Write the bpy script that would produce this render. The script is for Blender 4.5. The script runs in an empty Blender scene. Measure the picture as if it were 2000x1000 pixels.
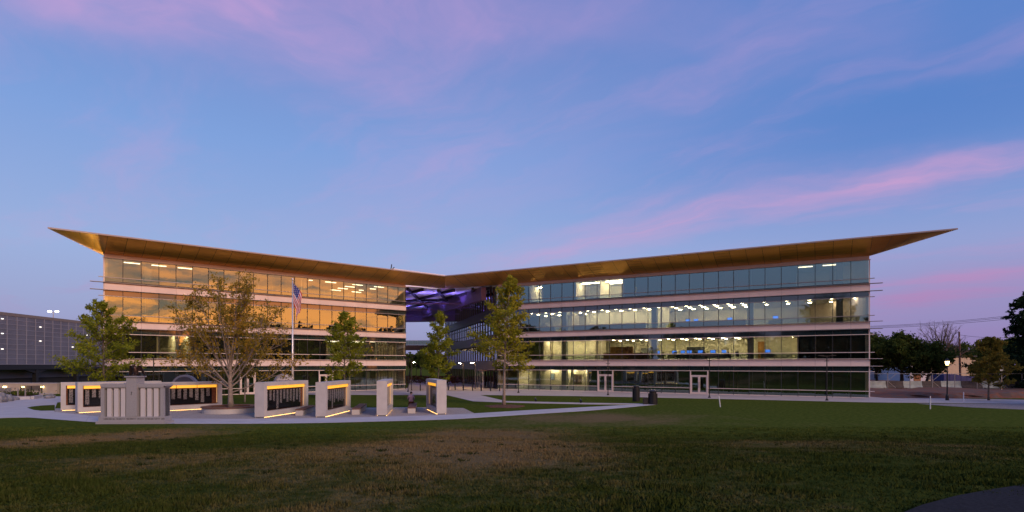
import bpy, math, random
import numpy as np
from mathutils import Vector, Matrix
R = math.radians
S = bpy.context.scene
COL = S.collection
random.seed(7)
RNG = np.random.default_rng(11)

# ------------------------------------------------------------------ camera
F = 1100.0            # focal length in pixels of a 2000 px wide frame
HZ = 712.0            # horizon row
H = 3.8               # camera height above the plaza
cam = bpy.data.cameras.new('camera')
cam.sensor_width = 36.0
cam.lens = 36.0 * F / 2000.0
cam.shift_y = (HZ - 500.0) / 2000.0
cam.clip_start = 0.1
cam.clip_end = 6000.0
co = bpy.data.objects.new('camera', cam)
co.location = (0, 0, H)
co.rotation_euler = (R(90), 0, 0)
COL.objects.link(co)
S.camera = co

# ------------------------------------------------------------------ node helper
class NT:
    def __init__(s, tree):
        s.t = tree; s.n = tree.nodes; s.l = tree.links
    def new(s, typ, **kw):
        n = s.n.new(typ)
        for k, v in kw.items(): setattr(n, k, v)
        return n
    def put(s, sock, v):
        if isinstance(v, bpy.types.NodeSocket): s.l.new(v, sock)
        elif v is not None: sock.default_value = v
    def math(s, op, a, b=None, c=None, clamp=False):
        n = s.new('ShaderNodeMath', operation=op); n.use_clamp = clamp
        s.put(n.inputs[0], a); s.put(n.inputs[1], b)
        if c is not None: s.put(n.inputs[2], c)
        return n.outputs[0]
    def vec(s, op, a, b=None):
        n = s.new('ShaderNodeVectorMath', operation=op)
        s.put(n.inputs[0], a); s.put(n.inputs[1], b)
        return n.outputs['Value'] if op in ('DOT_PRODUCT', 'LENGTH') else n.outputs[0]
    def xyz(s, x, y, z):
        n = s.new('ShaderNodeCombineXYZ')
        for i, v in enumerate((x, y, z)): s.put(n.inputs[i], v)
        return n.outputs[0]
    def sep(s, v):
        n = s.new('ShaderNodeSeparateXYZ'); s.put(n.inputs[0], v); return n.outputs
    def noise(s, v, scale, detail=4, rough=.55, dist=0):
        n = s.new('ShaderNodeTexNoise'); s.put(n.inputs['Vector'], v)
        n.inputs['Scale'].default_value = scale; n.inputs['Detail'].default_value = detail
        n.inputs['Roughness'].default_value = rough; n.inputs['Distortion'].default_value = dist
        return n.outputs
    def mix(s, f, a, b, blend='MIX'):
        n = s.new('ShaderNodeMix', data_type='RGBA', blend_type=blend)
        s.put(n.inputs[0], f); s.put(n.inputs[6], a); s.put(n.inputs[7], b)
        return n.outputs[2]
    def ramp(s, f, stops, interp='LINEAR'):
        n = s.new('ShaderNodeValToRGB'); n.color_ramp.interpolation = interp
        e = n.color_ramp.elements
        while len(e) < len(stops): e.new(0.5)
        for k, (p, c) in enumerate(stops):
            e[k].position = p; e[k].color = tuple(c) + ((1,) if len(c) == 3 else ())
        s.put(n.inputs[0], f); return n.outputs[0]
    def rng(s, v, a, b, c=0, d=1, smooth=True):
        n = s.new('ShaderNodeMapRange'); n.clamp = True
        if smooth: n.interpolation_type = 'SMOOTHSTEP'
        s.put(n.inputs[0], v)
        for i, q in enumerate((a, b, c, d)): n.inputs[i + 1].default_value = q
        return n.outputs[0]

# ------------------------------------------------------------------ sky
SUN_AZ = Vector((0.64, -0.77, 0)).normalized()     # the afterglow lies behind the camera to the right
SUN_EL = R(25)
w = bpy.data.worlds.new('World'); S.world = w; w.use_nodes = True
t = NT(w.node_tree); t.n.clear()
d = t.vec('NORMALIZE', t.new('ShaderNodeTexCoord').outputs['Generated'])
dx, dy, dz = t.sep(d)[:]
zc = t.math('MAXIMUM', dz, 0.0)
base = t.ramp(zc, [(0.0, (.250, .245, .450)), (.07, (.285, .330, .590)), (.17, (.290, .395, .695)),
                   (.34, (.190, .330, .685)), (.52, (.115, .225, .560)), (1, (.060, .120, .400))])
# purple to the right of view, bluer to the left
pur = t.math('MULTIPLY', t.rng(dx, .1, .65), t.rng(zc, .30, .02))
base = t.mix(t.math('MULTIPLY', pur, .55), base, (.270, .165, .440, 1))
base = t.mix(t.math('MULTIPLY', t.rng(dx, -.1, .6), t.rng(zc, .14, .36)), base, (.085, .215, .570, 1))
q = t.vec('DIVIDE', t.xyz(dx, dy, 0), t.xyz(*(t.math('ADD', zc, .12),) * 2, 1))
wn = t.noise(q, 1.5, 4)[1]
wv = t.vec('MULTIPLY', t.vec('SUBTRACT', wn, (.5, .5, .5)), (.55, .55, 0))
qw = t.vec('ADD', q, wv)
qx, qy, _ = t.sep(qw)[:]
def streak(cx, cy, ux, uy, a, b):
    l = math.hypot(ux, uy); ux, uy = ux / l, uy / l
    px = t.math('SUBTRACT', qx, cx); py = t.math('SUBTRACT', qy, cy)
    s1 = t.math('ADD', t.math('MULTIPLY', px, ux / a), t.math('MULTIPLY', py, uy / a))
    s2 = t.math('ADD', t.math('MULTIPLY', px, -uy / b), t.math('MULTIPLY', py, ux / b))
    r2 = t.math('ADD', t.math('MULTIPLY', s1, s1), t.math('MULTIPLY', s2, s2))
    return t.math('POWER', 2.718, t.math('MULTIPLY', r2, -1.0))
def fib(ux, uy, sc, st):
    l = math.hypot(ux, uy); ux, uy = ux / l, uy / l
    a = t.math('ADD', t.math('MULTIPLY', qx, ux * sc), t.math('MULTIPLY', qy, uy * sc))
    b = t.math('ADD', t.math('MULTIPLY', qx, -uy * sc * st), t.math('MULTIPLY', qy, ux * sc * st))
    return t.noise(t.xyz(a, b, 0), 1.0, 6, .6)[0]
f1 = t.rng(fib(.755, -.656, 1.0, 4.5), .34, .70)
f2 = t.rng(fib(.8, .5, 1.6, 1.8), .30, .68)
parts = [
    (streak(.62, 2.76, .755, -.656, .95, .25), .72, f1),
    (streak(1.42, 2.07, .755, -.656, .62, .11), .9, f1),
    (streak(-.80, 1.22, .8, .45, .48, .20), .95, f2),
    (streak(-.30, 1.24, 1, .2, .45, .15), .55, f2),
    (streak(.55, 1.36, 1, .2, .5, .10), .18, f2),
    (streak(2.70, 3.55, .3, -.95, .55, .33), .95, f1),
    (streak(1.35, 1.30, .7, -.7, .5, .035), .55, f1),
    (streak(2.1, 3.6, .755, -.656, .9, .10), .6, f1),
    (streak(-.1, 2.2, .755, -.656, 1.3, .35), .22, f1),
]
acc = None
for m, k, fb in parts:
    v = t.math('MULTIPLY', t.math('MULTIPLY', m, k), t.math('ADD', t.math('MULTIPLY', fb, .60), .38))
    acc = v if acc is None else t.math('ADD', acc, v)
gen = t.math('MULTIPLY', t.rng(fib(.755, -.656, 1.0, 2.6), .45, .76), .30)
acc = t.math('ADD', acc, t.math('MULTIPLY', gen, t.rng(zc, .01, .12)), clamp=True)
pink = t.ramp(zc, [(0, (.34, .17, .38)), (.1, (.44, .21, .47)), (.2, (.58, .33, .60)), (.5, (.56, .34, .65))])
sky = t.mix(t.math('MULTIPLY', acc, .92), base, pink)
# the western afterglow: orange cloud banks low in the sky behind the camera
hl = t.math('MAXIMUM', t.vec('LENGTH', t.xyz(dx, dy, 0)), .001)
dw = t.math('DIVIDE', t.vec('DOT_PRODUCT', t.xyz(dx, dy, 0), tuple(SUN_AZ)), hl)
west = t.rng(dw, .42, .93)
wide = t.rng(dw, -.1, .9)
low = t.rng(zc, .42, .0)
az = t.math('ARCTAN2', dx, t.math('MULTIPLY', dy, -1.0))
cn = t.noise(t.xyz(t.math('MULTIPLY', az, 7.0), t.math('MULTIPLY', zc, 40.0), 1.7), 1.0, 6, .58, .7)[0]
bank = t.rng(cn, .31, .54)
glow = t.mix(bank, (.40, .33, .30, 1), (4.1, 1.18, .26, 1))
sky = t.mix(t.math('MULTIPLY', wide, t.math('MULTIPLY', low, .55)), sky, (.34, .33, .36, 1))
sky = t.mix(t.math('MULTIPLY', west, low), sky, glow)
ns = t.new('ShaderNodeTexSky', sky_type='NISHITA'); ns.sun_disc = False
ns.sun_elevation = R(1.0); ns.sun_rotation = math.atan2(SUN_AZ.x, SUN_AZ.y)
sky = t.mix(1.0, sky, t.vec('SCALE', ns.outputs[0]) if False else t.mix(.97, ns.outputs[0], (0, 0, 0, 1)), 'ADD')
bg = t.new('ShaderNodeBackground'); t.put(bg.inputs[0], sky); bg.inputs[1].default_value = 1.0
t.l.new(bg.outputs[0], t.new('ShaderNodeOutputWorld').inputs[0])

sun = bpy.data.lights.new('sun', 'SUN'); sun.energy = 2.0; sun.angle = R(16); sun.color = (1.0, .73, .56)
so = bpy.data.objects.new('sun', sun); COL.objects.link(so)
sd = Vector((SUN_AZ.x * math.cos(SUN_EL), SUN_AZ.y * math.cos(SUN_EL), math.sin(SUN_EL)))
so.rotation_euler = sd.to_track_quat('Z', 'Y').to_euler()
so.location = sd * 80
vs = S.view_settings
S.display_settings.display_device = 'sRGB'
vs.view_transform = 'Standard'; vs.look = 'None'; vs.exposure = 0.0; vs.gamma = 1.0; vs.use_curve_mapping = False
S.cycles.use_denoising = True
S.cycles.max_bounces = 8; S.cycles.transparent_max_bounces = 16; S.cycles.glossy_bounces = 4
S.cycles.sample_clamp_indirect = 6.0
S.cycles.caustics_reflective = False; S.cycles.caustics_refractive = False

# ------------------------------------------------------------------ materials
MATS = {}
def M(name, col, rough=.7, metal=0.0, var=0.0, vs_=3.0, bump=0.0, bs=40.0, emit=None, es=0.0, spec=.4, alt=None, trans=0.0):
    m = bpy.data.materials.new(name); m.use_nodes = True
    t = NT(m.node_tree); b = t.n['Principled BSDF']
    b.inputs['Roughness'].default_value = rough; b.inputs['Metallic'].default_value = metal
    b.inputs['Specular IOR Level'].default_value = spec
    c4 = tuple(col) + (1,)
    pos = t.new('ShaderNodeNewGeometry').outputs['Position']
    if var > 0:
        f = t.noise(pos, vs_, 5)[0]
        lo = tuple(max(0, c * (1 - var)) for c in col) + (1,) if alt is None else tuple(alt) + (1,)
        hi = tuple(c * (1 + var) for c in col) + (1,) if alt is None else c4
        t.put(b.inputs['Base Color'], t.mix(t.rng(f, .3, .7), lo, hi))
    else:
        b.inputs['Base Color'].default_value = c4
    if bump > 0:
        bn = t.new('ShaderNodeBump'); bn.inputs['Strength'].default_value = bump; bn.inputs['Distance'].default_value = .02
        t.put(bn.inputs['Height'], t.noise(pos, bs, 4)[0]); t.put(b.inputs['Normal'], bn.outputs[0])
    if emit:
        b.inputs['Emission Color'].default_value = tuple(emit) + (1,); b.inputs['Emission Strength'].default_value = es
    MATS[name] = m; return m
def glass(name, tint, refl, rtint, tr=1.0):
    m = bpy.data.materials.new(name); m.use_nodes = True
    t = NT(m.node_tree); t.n.clear()
    a = t.new('ShaderNodeBsdfTransparent'); a.inputs[0].default_value = tuple(c * tr for c in tint) + (1,)
    g = t.new('ShaderNodeBsdfGlossy'); g.inputs[0].default_value = tuple(rtint) + (1,); g.inputs['Roughness'].default_value = .012
    lw = t.new('ShaderNodeLayerWeight'); lw.inputs[0].default_value = .35
    geo = t.new('ShaderNodeNewGeometry')
    wob = t.new('ShaderNodeBump'); wob.inputs['Strength'].default_value = .10; wob.inputs['Distance'].default_value = .01
    t.put(wob.inputs['Height'], t.noise(geo.outputs['Position'], 1.1, 2)[0]); t.put(g.inputs['Normal'], wob.outputs[0])
    fac = t.math('ADD', t.math('MULTIPLY', t.math('POWER', lw.outputs['Facing'], 3), .6), refl)
    fac = t.math('MULTIPLY', fac, t.math('SUBTRACT', 1.0, geo.outputs['Backfacing']))
    x = t.new('ShaderNodeMixShader'); t.put(x.inputs[0], fac)
    t.l.new(a.outputs[0], x.inputs[1]); t.l.new(g.outputs[0], x.inputs[2])
    t.l.new(x.outputs[0], t.new('ShaderNodeOutputMaterial').inputs[0])
    MATS[name] = m; return m
def foliage(name, c1, c2, trans=.35):
    m = bpy.data.materials.new(name); m.use_nodes = True
    t = NT(m.node_tree); t.n.clear()
    pos = t.new('ShaderNodeNewGeometry').outputs['Position']
    f = t.noise(pos, .9, 3)[0]; f2 = t.noise(pos, 9, 2)[0]
    k = t.rng(t.math('ADD', t.math('MULTIPLY', f, .6), t.math('MULTIPLY', f2, .4)), .36, .64)
    c = t.mix(k, tuple(c1) + (1,), tuple(c2) + (1,))
    a = t.new('ShaderNodeBsdfDiffuse'); t.put(a.inputs[0], c)
    b = t.new('ShaderNodeBsdfTranslucent'); t.put(b.inputs[0], c)
    x = t.new('ShaderNodeMixShader'); x.inputs[0].default_value = trans
    t.l.new(a.outputs[0], x.inputs[1]); t.l.new(b.outputs[0], x.inputs[2])
    t.l.new(x.outputs[0], t.new('ShaderNodeOutputMaterial').inputs[0])
    MATS[name] = m; return m

M('panel', (.74, .60, .54), .55, var=.05, vs_=.6)
M('fascia', (.52, .44, .40), .5, var=.05, vs_=.6)
M('rail', (.70, .58, .51), .45)
M('rail_grey', (.30, .27, .26), .45, metal=.3)
M('mullion', (.035, .035, .035), .5)
M('joint', (.03, .025, .02), .8)
M('gold', (.74, .40, .095), .32, metal=.9, var=.07, vs_=.35)
M('roof_edge', (.36, .30, .28), .5)
M('roof_white', (.88, .86, .86), .6, var=.04)
M('concrete_int', (.70, .66, .52), .8, var=.03)
M('ceiling', (.75, .72, .62), .9)
M('carpet', (.13, .12, .11), .95, var=.15)
M('int_wall', (.74, .69, .52), .85, var=.03, vs_=.5)
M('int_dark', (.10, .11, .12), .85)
M('column', (.20, .22, .24), .6)
M('door_wood', (.45, .22, .05), .5)
M('lamp_int', (.9, .9, .85), .5, emit=(1.0, .88, .66), es=58)
M('lamp_dim', (.9, .9, .85), .5, emit=(1.0, .92, .74), es=4)
M('added_wash', (.9, .7, .4), .5, emit=(1.0, .64, .28), es=2.0)
M('added_flood', (.9, .7, .4), .5, emit=(1.0, .66, .16), es=3200)
M('screen', (.02, .02, .05), .3, emit=(.05, .20, 1.0), es=2.2)
M('black_metal', (.022, .022, .024), .45, metal=.3)
M('black_plastic', (.018, .018, .020), .4)
M('desk', (.16, .13, .10), .6)
M('cabinet', (.25, .26, .25), .6)
M('shelf_wood', (.22, .09, .035), .6, var=.2)
M('art', (.16, .10, .07), .6, var=.5, vs_=6)
M('poster', (.30, .42, .60), .6, var=.4, vs_=5)
glass('glass_vision', (.82, .81, .70), .28, (.68, .90, .86))
glass('glass_low', (.58, .62, .54), .28, (.68, .90, .86))
M('glass_spandrel', (.020, .040, .042), .05, spec=1.4)
glass('glass_bronze', (.28, .25, .20), .46, (.80, .88, 1.0))
M('bronze', (.085, .046, .035), .55, var=.1)
M('bronze_dark', (.035, .022, .020), .55)
M('canopy_panel', (.80, .76, .84), .55, var=.04)
M('canopy_steel', (.20, .13, .24), .6)
M('canopy_beam', (.030, .024, .036), .6)
M('blue_led', (.2, .2, .9), .5, emit=(.26, .19, 1.0), es=36)
M('concrete', (.47, .46, .48), .85, var=.10, vs_=1.6, bump=.15)
M('concrete_pale', (.50, .48, .49), .85, var=.07, vs_=.9, bump=.12)
M('concrete_warm', (.50, .44, .42), .85, var=.08, vs_=.5, bump=.12)
M('dark_band', (.10, .10, .11), .8, var=.1)
M('wall_stone', (.52, .485, .455), .8, var=.07, vs_=1.4, bump=.12)
M('granite', (.33, .32, .335), .6, var=.18, vs_=45)
M('granite_pale', (.58, .55, .56), .7, var=.08, vs_=40)
M('granite_dark', (.12, .115, .12), .7, var=.1, vs_=20)
M('engraved', (.09, .085, .09), .8)
M('corten', (.18, .065, .028), .8, var=.35, vs_=6)
M('amber_lit', (.9, .5, .1), .6, emit=(1.0, .44, .025), es=.95)
M('side_glow', (.9, .6, .3), .6, emit=(1.0, .60, .24), es=.28)
M('led_warm', (.9, .7, .4), .6, emit=(1.0, .55, .17), es=7)
M('wood_bench', (.16, .075, .05), .6, var=.25, vs_=12)
M('bark_pale', (.27, .215, .175), .9, var=.25, vs_=9, bump=.4, bs=25)
M('bark', (.12, .095, .075), .9, var=.3, vs_=9, bump=.4, bs=25)
M('bark_dark', (.05, .042, .036), .95, var=.3, vs_=5)
M('bronze_statue', (.085, .052, .040), .42, metal=.7, var=.3, vs_=9)
M('steel_pole', (.72, .70, .68), .35, metal=.6)
M('flag_red', (.52, .008, .016), .8); M('flag_white', (.68, .66, .66), .8); M('flag_blue', (.03, .04, .22), .8)
M('skin', (.42, .24, .17), .6); M('hair', (.035, .025, .02), .8)
M('shirt', (.36, .23, .29), .85, var=.28, vs_=22); M('trousers', (.12, .045, .025), .85)
M('shoe', (.02, .018, .018), .6)
M('mulch', (.12, .052, .032), .95, var=.4, vs_=8, bump=.6)
M('asphalt', (.030, .030, .034), .95, var=.25, vs_=20, bump=.4, spec=.05)
M('gravel', (.26, .225, .22), .95, var=.3, vs_=5, bump=.6, bs=14)
M('dirt', (.20, .070, .034), .95, var=.4, vs_=1.2, bump=.8, bs=5, alt=(.12, .085, .070))
M('barrier_pale', (.32, .36, .34), .85, var=.12, vs_=2)
M('barrier_dark', (.075, .062, .058), .9, var=.25, vs_=6)
M('galv', (.36, .34, .33), .5, metal=.5)
M('white_wall', (.55, .55, .60), .8, var=.05); M('tan_wall', (.48, .40, .29), .8, var=.06)
M('roof_dark', (.06, .06, .065), .8); M('tarp', (.022, .03, .13), .7, var=.15)
M('garage_mesh', (.155, .16, .20), .6, metal=.1, var=.10, vs_=.25)
M('garage_deck', (.20, .175, .165), .8); M('garage_dark', (.030, .031, .036), .8)
M('garage_fin', (.26, .26, .31), .5)
M('tan_conc', (.42, .35, .28), .85, var=.08, vs_=1.2)
M('lamp_white', (1, 1, 1), .5, emit=(1, .93, .80), es=9)
M('lamp_garage', (1, 1, 1), .5, emit=(1, .93, .80), es=2.6)
M('lamp_warm', (1, .9, .6), .5, emit=(1.0, .72, .28), es=12)
M('lamp_court', (1, .9, .6), .5, emit=(1.0, .62, .26), es=650)
M('boulder', (.25, .25, .27), .9, var=.25, vs_=2.5, bump=.6, bs=8)
M('white_plastic', (.70, .70, .72), .5); M('sign_white', (.78, .78, .80), .5)
M('wood_pole', (.10, .055, .045), .9, var=.2, vs_=6)
M('wire', (.02, .02, .022), .6)
M('far_wood', (.022, .030, .020), .95, var=.4, vs_=.5)
M('hedge_red', (.12, .045, .02), .9, var=.4)
M('bin_lid', (.05, .052, .06), .25)
foliage('leaf_green', (.175, .215, .020), (.370, .385, .040), .45)
foliage('leaf_lime', (.220, .230, .020), (.460, .420, .046), .45)
foliage('leaf_amber', (.230, .190, .028), (.490, .310, .042), .45)
foliage('leaf_dark', (.038, .066, .016), (.120, .145, .032))
foliage('leaf_olive', (.140, .125, .026), (.260, .195, .036), .45)
foliage('leaf_conifer', (.010, .024, .012), (.026, .045, .022), .1)
# lawn
m = bpy.data.materials.new('lawn'); m.use_nodes = True; MATS['lawn'] = m
t = NT(m.node_tree); b = t.n['Principled BSDF']; b.inputs['Roughness'].default_value = .95; b.inputs['Specular IOR Level'].default_value = 0
pos = t.new('ShaderNodeNewGeometry').outputs['Position']
lx, ly, lz = t.sep(pos)[:]
def lawn_spot(cx, cy, a, bb):
    u = t.math('DIVIDE', t.math('SUBTRACT', lx, cx), a); v = t.math('DIVIDE', t.math('SUBTRACT', ly, cy), bb)
    return t.math('POWER', 2.718, t.math('MULTIPLY', t.math('ADD', t.math('MULTIPLY', u, u), t.math('MULTIPLY', v, v)), -1.0))
dry = None
for cx, cy, a, bb, k in ((-1.5, 19, 4.6, 9, .95), (-18.5, 26, 3.2, 8, .95), (6, 40, 7, 4.5, .75), (-1, 30, 5, 4, .6), (12, 20, 5, 5, .4), (-9, 14, 3, 3, .35)):
    s_ = t.math('MULTIPLY', lawn_spot(cx, cy, a, bb), k); dry = s_ if dry is None else t.math('ADD', dry, s_)
n1 = t.noise(pos, .35, 5, .6)[0]; n2 = t.noise(pos, 3.2, 5, .65)[0]; n3 = t.noise(pos, 26, 3, .7)[0]
dry = t.math('ADD', dry, t.math('MULTIPLY', t.math('SUBTRACT', n1, .5), 1.1))
dry = t.math('ADD', dry, t.math('MULTIPLY', t.math('SUBTRACT', n2, .5), .9))
dry = t.rng(dry, .05, .80)
green = t.mix(t.rng(n2, .3, .7), (.052, .075, .013, 1), (.105, .128, .023, 1))
tan = t.mix(t.rng(n3, .3, .7), (.115, .084, .038, 1), (.250, .182, .090, 1))
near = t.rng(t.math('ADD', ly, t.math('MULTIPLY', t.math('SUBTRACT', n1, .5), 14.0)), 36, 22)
green = t.mix(t.math('MULTIPLY', near, .60), green, (.024, .033, .009, 1))  # self-shadow of turf seen from above, painted into the near green
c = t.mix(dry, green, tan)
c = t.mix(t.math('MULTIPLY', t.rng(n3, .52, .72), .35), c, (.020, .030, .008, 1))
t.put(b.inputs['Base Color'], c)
bn = t.new('ShaderNodeBump'); bn.inputs['Strength'].default_value = .7; bn.inputs['Distance'].default_value = .04
t.put(bn.inputs['Height'], t.math('ADD', n3, t.math('MULTIPLY', n2, 1.5))); t.put(b.inputs['Normal'], bn.outputs[0])
# name panels: engraved columns of tiny print on polished black stone (object space)
m = bpy.data.materials.new('names'); m.use_nodes = True; MATS['names'] = m
t = NT(m.node_tree); b = t.n['Principled BSDF']; b.inputs['Roughness'].default_value = .12
ox, oy, oz = t.sep(t.new('ShaderNodeTexCoord').outputs['Object'])[:]
ci = t.math('FLOOR', t.math('DIVIDE', ox, .44)); fr = t.math('FRACT', t.math('DIVIDE', ox, .44))
wnz = t.new('ShaderNodeTexWhiteNoise', noise_dimensions='1D'); t.put(wnz.inputs['W'], ci)
incol = t.math('MULTIPLY', t.math('GREATER_THAN', fr, .22), t.math('LESS_THAN', fr, .80))
inz = t.math('MULTIPLY', t.math('LESS_THAN', oz, 1.92), t.math('GREATER_THAN', oz, t.math('ADD', t.math('MULTIPLY', wnz.outputs[0], .75), .52)))
row = t.math('LESS_THAN', t.math('FRACT', t.math('DIVIDE', oz, .055)), .62)
sp = t.math('GREATER_THAN', t.noise(t.xyz(t.math('MULTIPLY', ox, 34), 0, t.math('MULTIPLY', t.math('FLOOR', t.math('DIVIDE', oz, .055)), 7.3)), 1.0, 1)[0], .44)
k = t.math('MULTIPLY', t.math('MULTIPLY', incol, inz), t.math('MULTIPLY', row, sp))
t.put(b.inputs['Base Color'], t.mix(k, (.010, .010, .011, 1), (.34, .30, .29, 1)))
t.put(b.inputs['Roughness'], t.math('ADD', t.math('MULTIPLY', k, .5), .12))
# brick paving
m = bpy.data.materials.new('pavers'); m.use_nodes = True; MATS['pavers'] = m
t = NT(m.node_tree); b = t.n['Principled BSDF']; b.inputs['Roughness'].default_value = .85
br = t.new('ShaderNodeTexBrick'); t.put(br.inputs[0], t.new('ShaderNodeNewGeometry').outputs['Position'])
br.inputs['Color1'].default_value = (.47, .41, .37, 1); br.inputs['Color2'].default_value = (.38, .33, .295, 1); br.inputs['Mortar'].default_value = (.15, .13, .12, 1)
br.inputs['Scale'].default_value = 2.2; br.inputs['Mortar Size'].default_value = .018
t.put(b.inputs['Base Color'], br.outputs[0])

# ------------------------------------------------------------------ mesh helpers
def smat(m): return MATS[m] if isinstance(m, str) else m
class MB:
    def __init__(s): s.v = []; s.f = []; s.mi = []
    def face(s, pts, mi=0):
        i = len(s.v); s.v += [tuple(p) for p in pts]; s.f.append(tuple(range(i, i + len(pts)))); s.mi.append(mi); return s
    def box(s, x0, x1, y0, y1, z0, z1, mi=0):
        i = len(s.v)
        s.v += [(x0, y0, z0), (x1, y0, z0), (x1, y1, z0), (x0, y1, z0), (x0, y0, z1), (x1, y0, z1), (x1, y1, z1), (x0, y1, z1)]
        for f in ((0, 3, 2, 1), (4, 5, 6, 7), (0, 1, 5, 4), (1, 2, 6, 5), (2, 3, 7, 6), (3, 0, 4, 7)):
            s.f.append(tuple(i + k for k in f)); s.mi.append(mi)
        return s
    def prism(s, pts, z0, z1, mi=0):
        n = len(pts); i = len(s.v)
        a = sum(pts[k][0] * pts[(k + 1) % n][1] - pts[(k + 1) % n][0] * pts[k][1] for k in range(n))
        if a < 0: pts = list(pts)[::-1]
        s.v += [(p[0], p[1], z0) for p in pts] + [(p[0], p[1], z1) for p in pts]
        s.f.append(tuple(i + k for k in range(n))[::-1]); s.f.append(tuple(i + n + k for k in range(n)))
        for k in range(n): s.f.append((i + k, i + (k + 1) % n, i + n + (k + 1) % n, i + n + k))
        s.mi += [mi] * (n + 2); return s
    def tube(s, pts, rad, n=7, mi=0, cap=True):
        pts = [Vector(p) for p in pts]
        if not hasattr(rad, '__len__'): rad = [rad] * len(pts)
        i0 = len(s.v)
        prev = None
        for k, p in enumerate(pts):
            dd = (pts[min(k + 1, len(pts) - 1)] - pts[max(k - 1, 0)])
            dd = dd.normalized() if dd.length > 1e-9 else Vector((0, 0, 1))
            if prev is None:
                a = dd.cross(Vector((0, 0, 1)) if abs(dd.z) < .9 else Vector((1, 0, 0))).normalized()
            else:
                a = (prev - dd * prev.dot(dd)); a = a.normalized() if a.length > 1e-6 else dd.orthogonal().normalized()
            prev = a; bb = dd.cross(a)
            for j in range(n):
                an = 2 * math.pi * j / n
                q_ = p + (a * math.cos(an) + bb * math.sin(an)) * rad[k]; s.v.append(tuple(q_))
        for k in range(len(pts) - 1):
            for j in range(n):
                s.f.append((i0 + k * n + j, i0 + k * n + (j + 1) % n, i0 + (k + 1) * n + (j + 1) % n, i0 + (k + 1) * n + j)); s.mi.append(mi)
        if cap:
            s.f.append(tuple(i0 + j for j in range(n))[::-1]); s.mi.append(mi)
            e = i0 + (len(pts) - 1) * n; s.f.append(tuple(e + j for j in range(n))); s.mi.append(mi)
        return s
    def lathe(s, prof, n=16, c=(0, 0, 0), mi=0):
        i0 = len(s.v)
        for r, z in prof:
            for j in range(n):
                a = 2 * math.pi * j / n; s.v.append((c[0] + r * math.cos(a), c[1] + r * math.sin(a), c[2] + z))
        for k in range(len(prof) - 1):
            for j in range(n):
                s.f.append((i0 + k * n + j, i0 + k * n + (j + 1) % n, i0 + (k + 1) * n + (j + 1) % n, i0 + (k + 1) * n + j)); s.mi.append(mi)
        s.f.append(tuple(i0 + j for j in range(n))[::-1]); s.mi.append(mi)
        e = i0 + (len(prof) - 1) * n; s.f.append(tuple(e + j for j in range(n))); s.mi.append(mi)
        return s
    def blob(s, c, r, n=8, mr=5, mi=0, jit=0.0, rs=random):
        i0 = len(s.v)
        for a in range(mr + 1):
            th = math.pi * a / mr
            for j in range(n):
                ph = 2 * math.pi * j / n; k = 1 + jit * (rs.random() - .5) * 2
                s.v.append((c[0] + r[0] * math.sin(th) * math.cos(ph) * k, c[1] + r[1] * math.sin(th) * math.sin(ph) * k, c[2] + r[2] * math.cos(th) * k))
        for a in range(mr):
            for j in range(n):
                s.f.append((i0 + a * n + j, i0 + (a + 1) * n + j, i0 + (a + 1) * n + (j + 1) % n, i0 + a * n + (j + 1) % n)); s.mi.append(mi)
        return s
    def mesh(s, name, mats, smooth=False):
        me = bpy.data.meshes.new(name); me.from_pydata(s.v, [], s.f)
        for m_ in (mats if isinstance(mats, (list, tuple)) else [mats]): me.materials.append(smat(m_))
        if max(s.mi, default=0) > 0: me.polygons.foreach_set('material_index', s.mi)
        if smooth: me.polygons.foreach_set('use_smooth', [True] * len(me.polygons))
        me.update(); return me
    def build(s, name, mats, parent=None, loc=(0, 0, 0), rz=0, smooth=False):
        return ob(name, s.mesh(name, mats, smooth), parent, loc, rz)
def ob(name, me, parent=None, loc=(0, 0, 0), rz=0):
    o = bpy.data.objects.new(name, me); COL.objects.link(o)
    o.location = loc; o.rotation_euler = (0, 0, rz)
    if parent: o.parent = parent
    return o
def empty(name, label, cat, loc=(0, 0, 0), rz=0, group=None):
    o = bpy.data.objects.new(name, None); COL.objects.link(o); o.location = loc; o.rotation_euler = (0, 0, rz)
    return tag(o, label, cat, group)
def tag(o, label, cat, group=None):
    o['label'] = label; o['category'] = cat
    if group: o['group'] = group
    return o
def struct(o): o['kind'] = 'structure'; return o
def stuff(o): o['kind'] = 'stuff'; return o
def copy_tree(o, parent=None):
    c_ = o.copy(); COL.objects.link(c_)
    if parent: c_.parent = parent
    for ch in list(o.children): copy_tree(ch, c_)
    return c_
def G(px, py):
    Y = H * F / (py - HZ); return ((px - 1000) / F * Y, Y)
def X_at(px, Y): return (px - 1000) / F * Y
def Z_at(py, Y): return H + (HZ - py) / F * Y
def smooth01(v): v = min(1, max(0, v)); return v * v * (3 - 2 * v)
def hill(x, y): return 1.75 * smooth01((35.2 - y) / 29.0)

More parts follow.
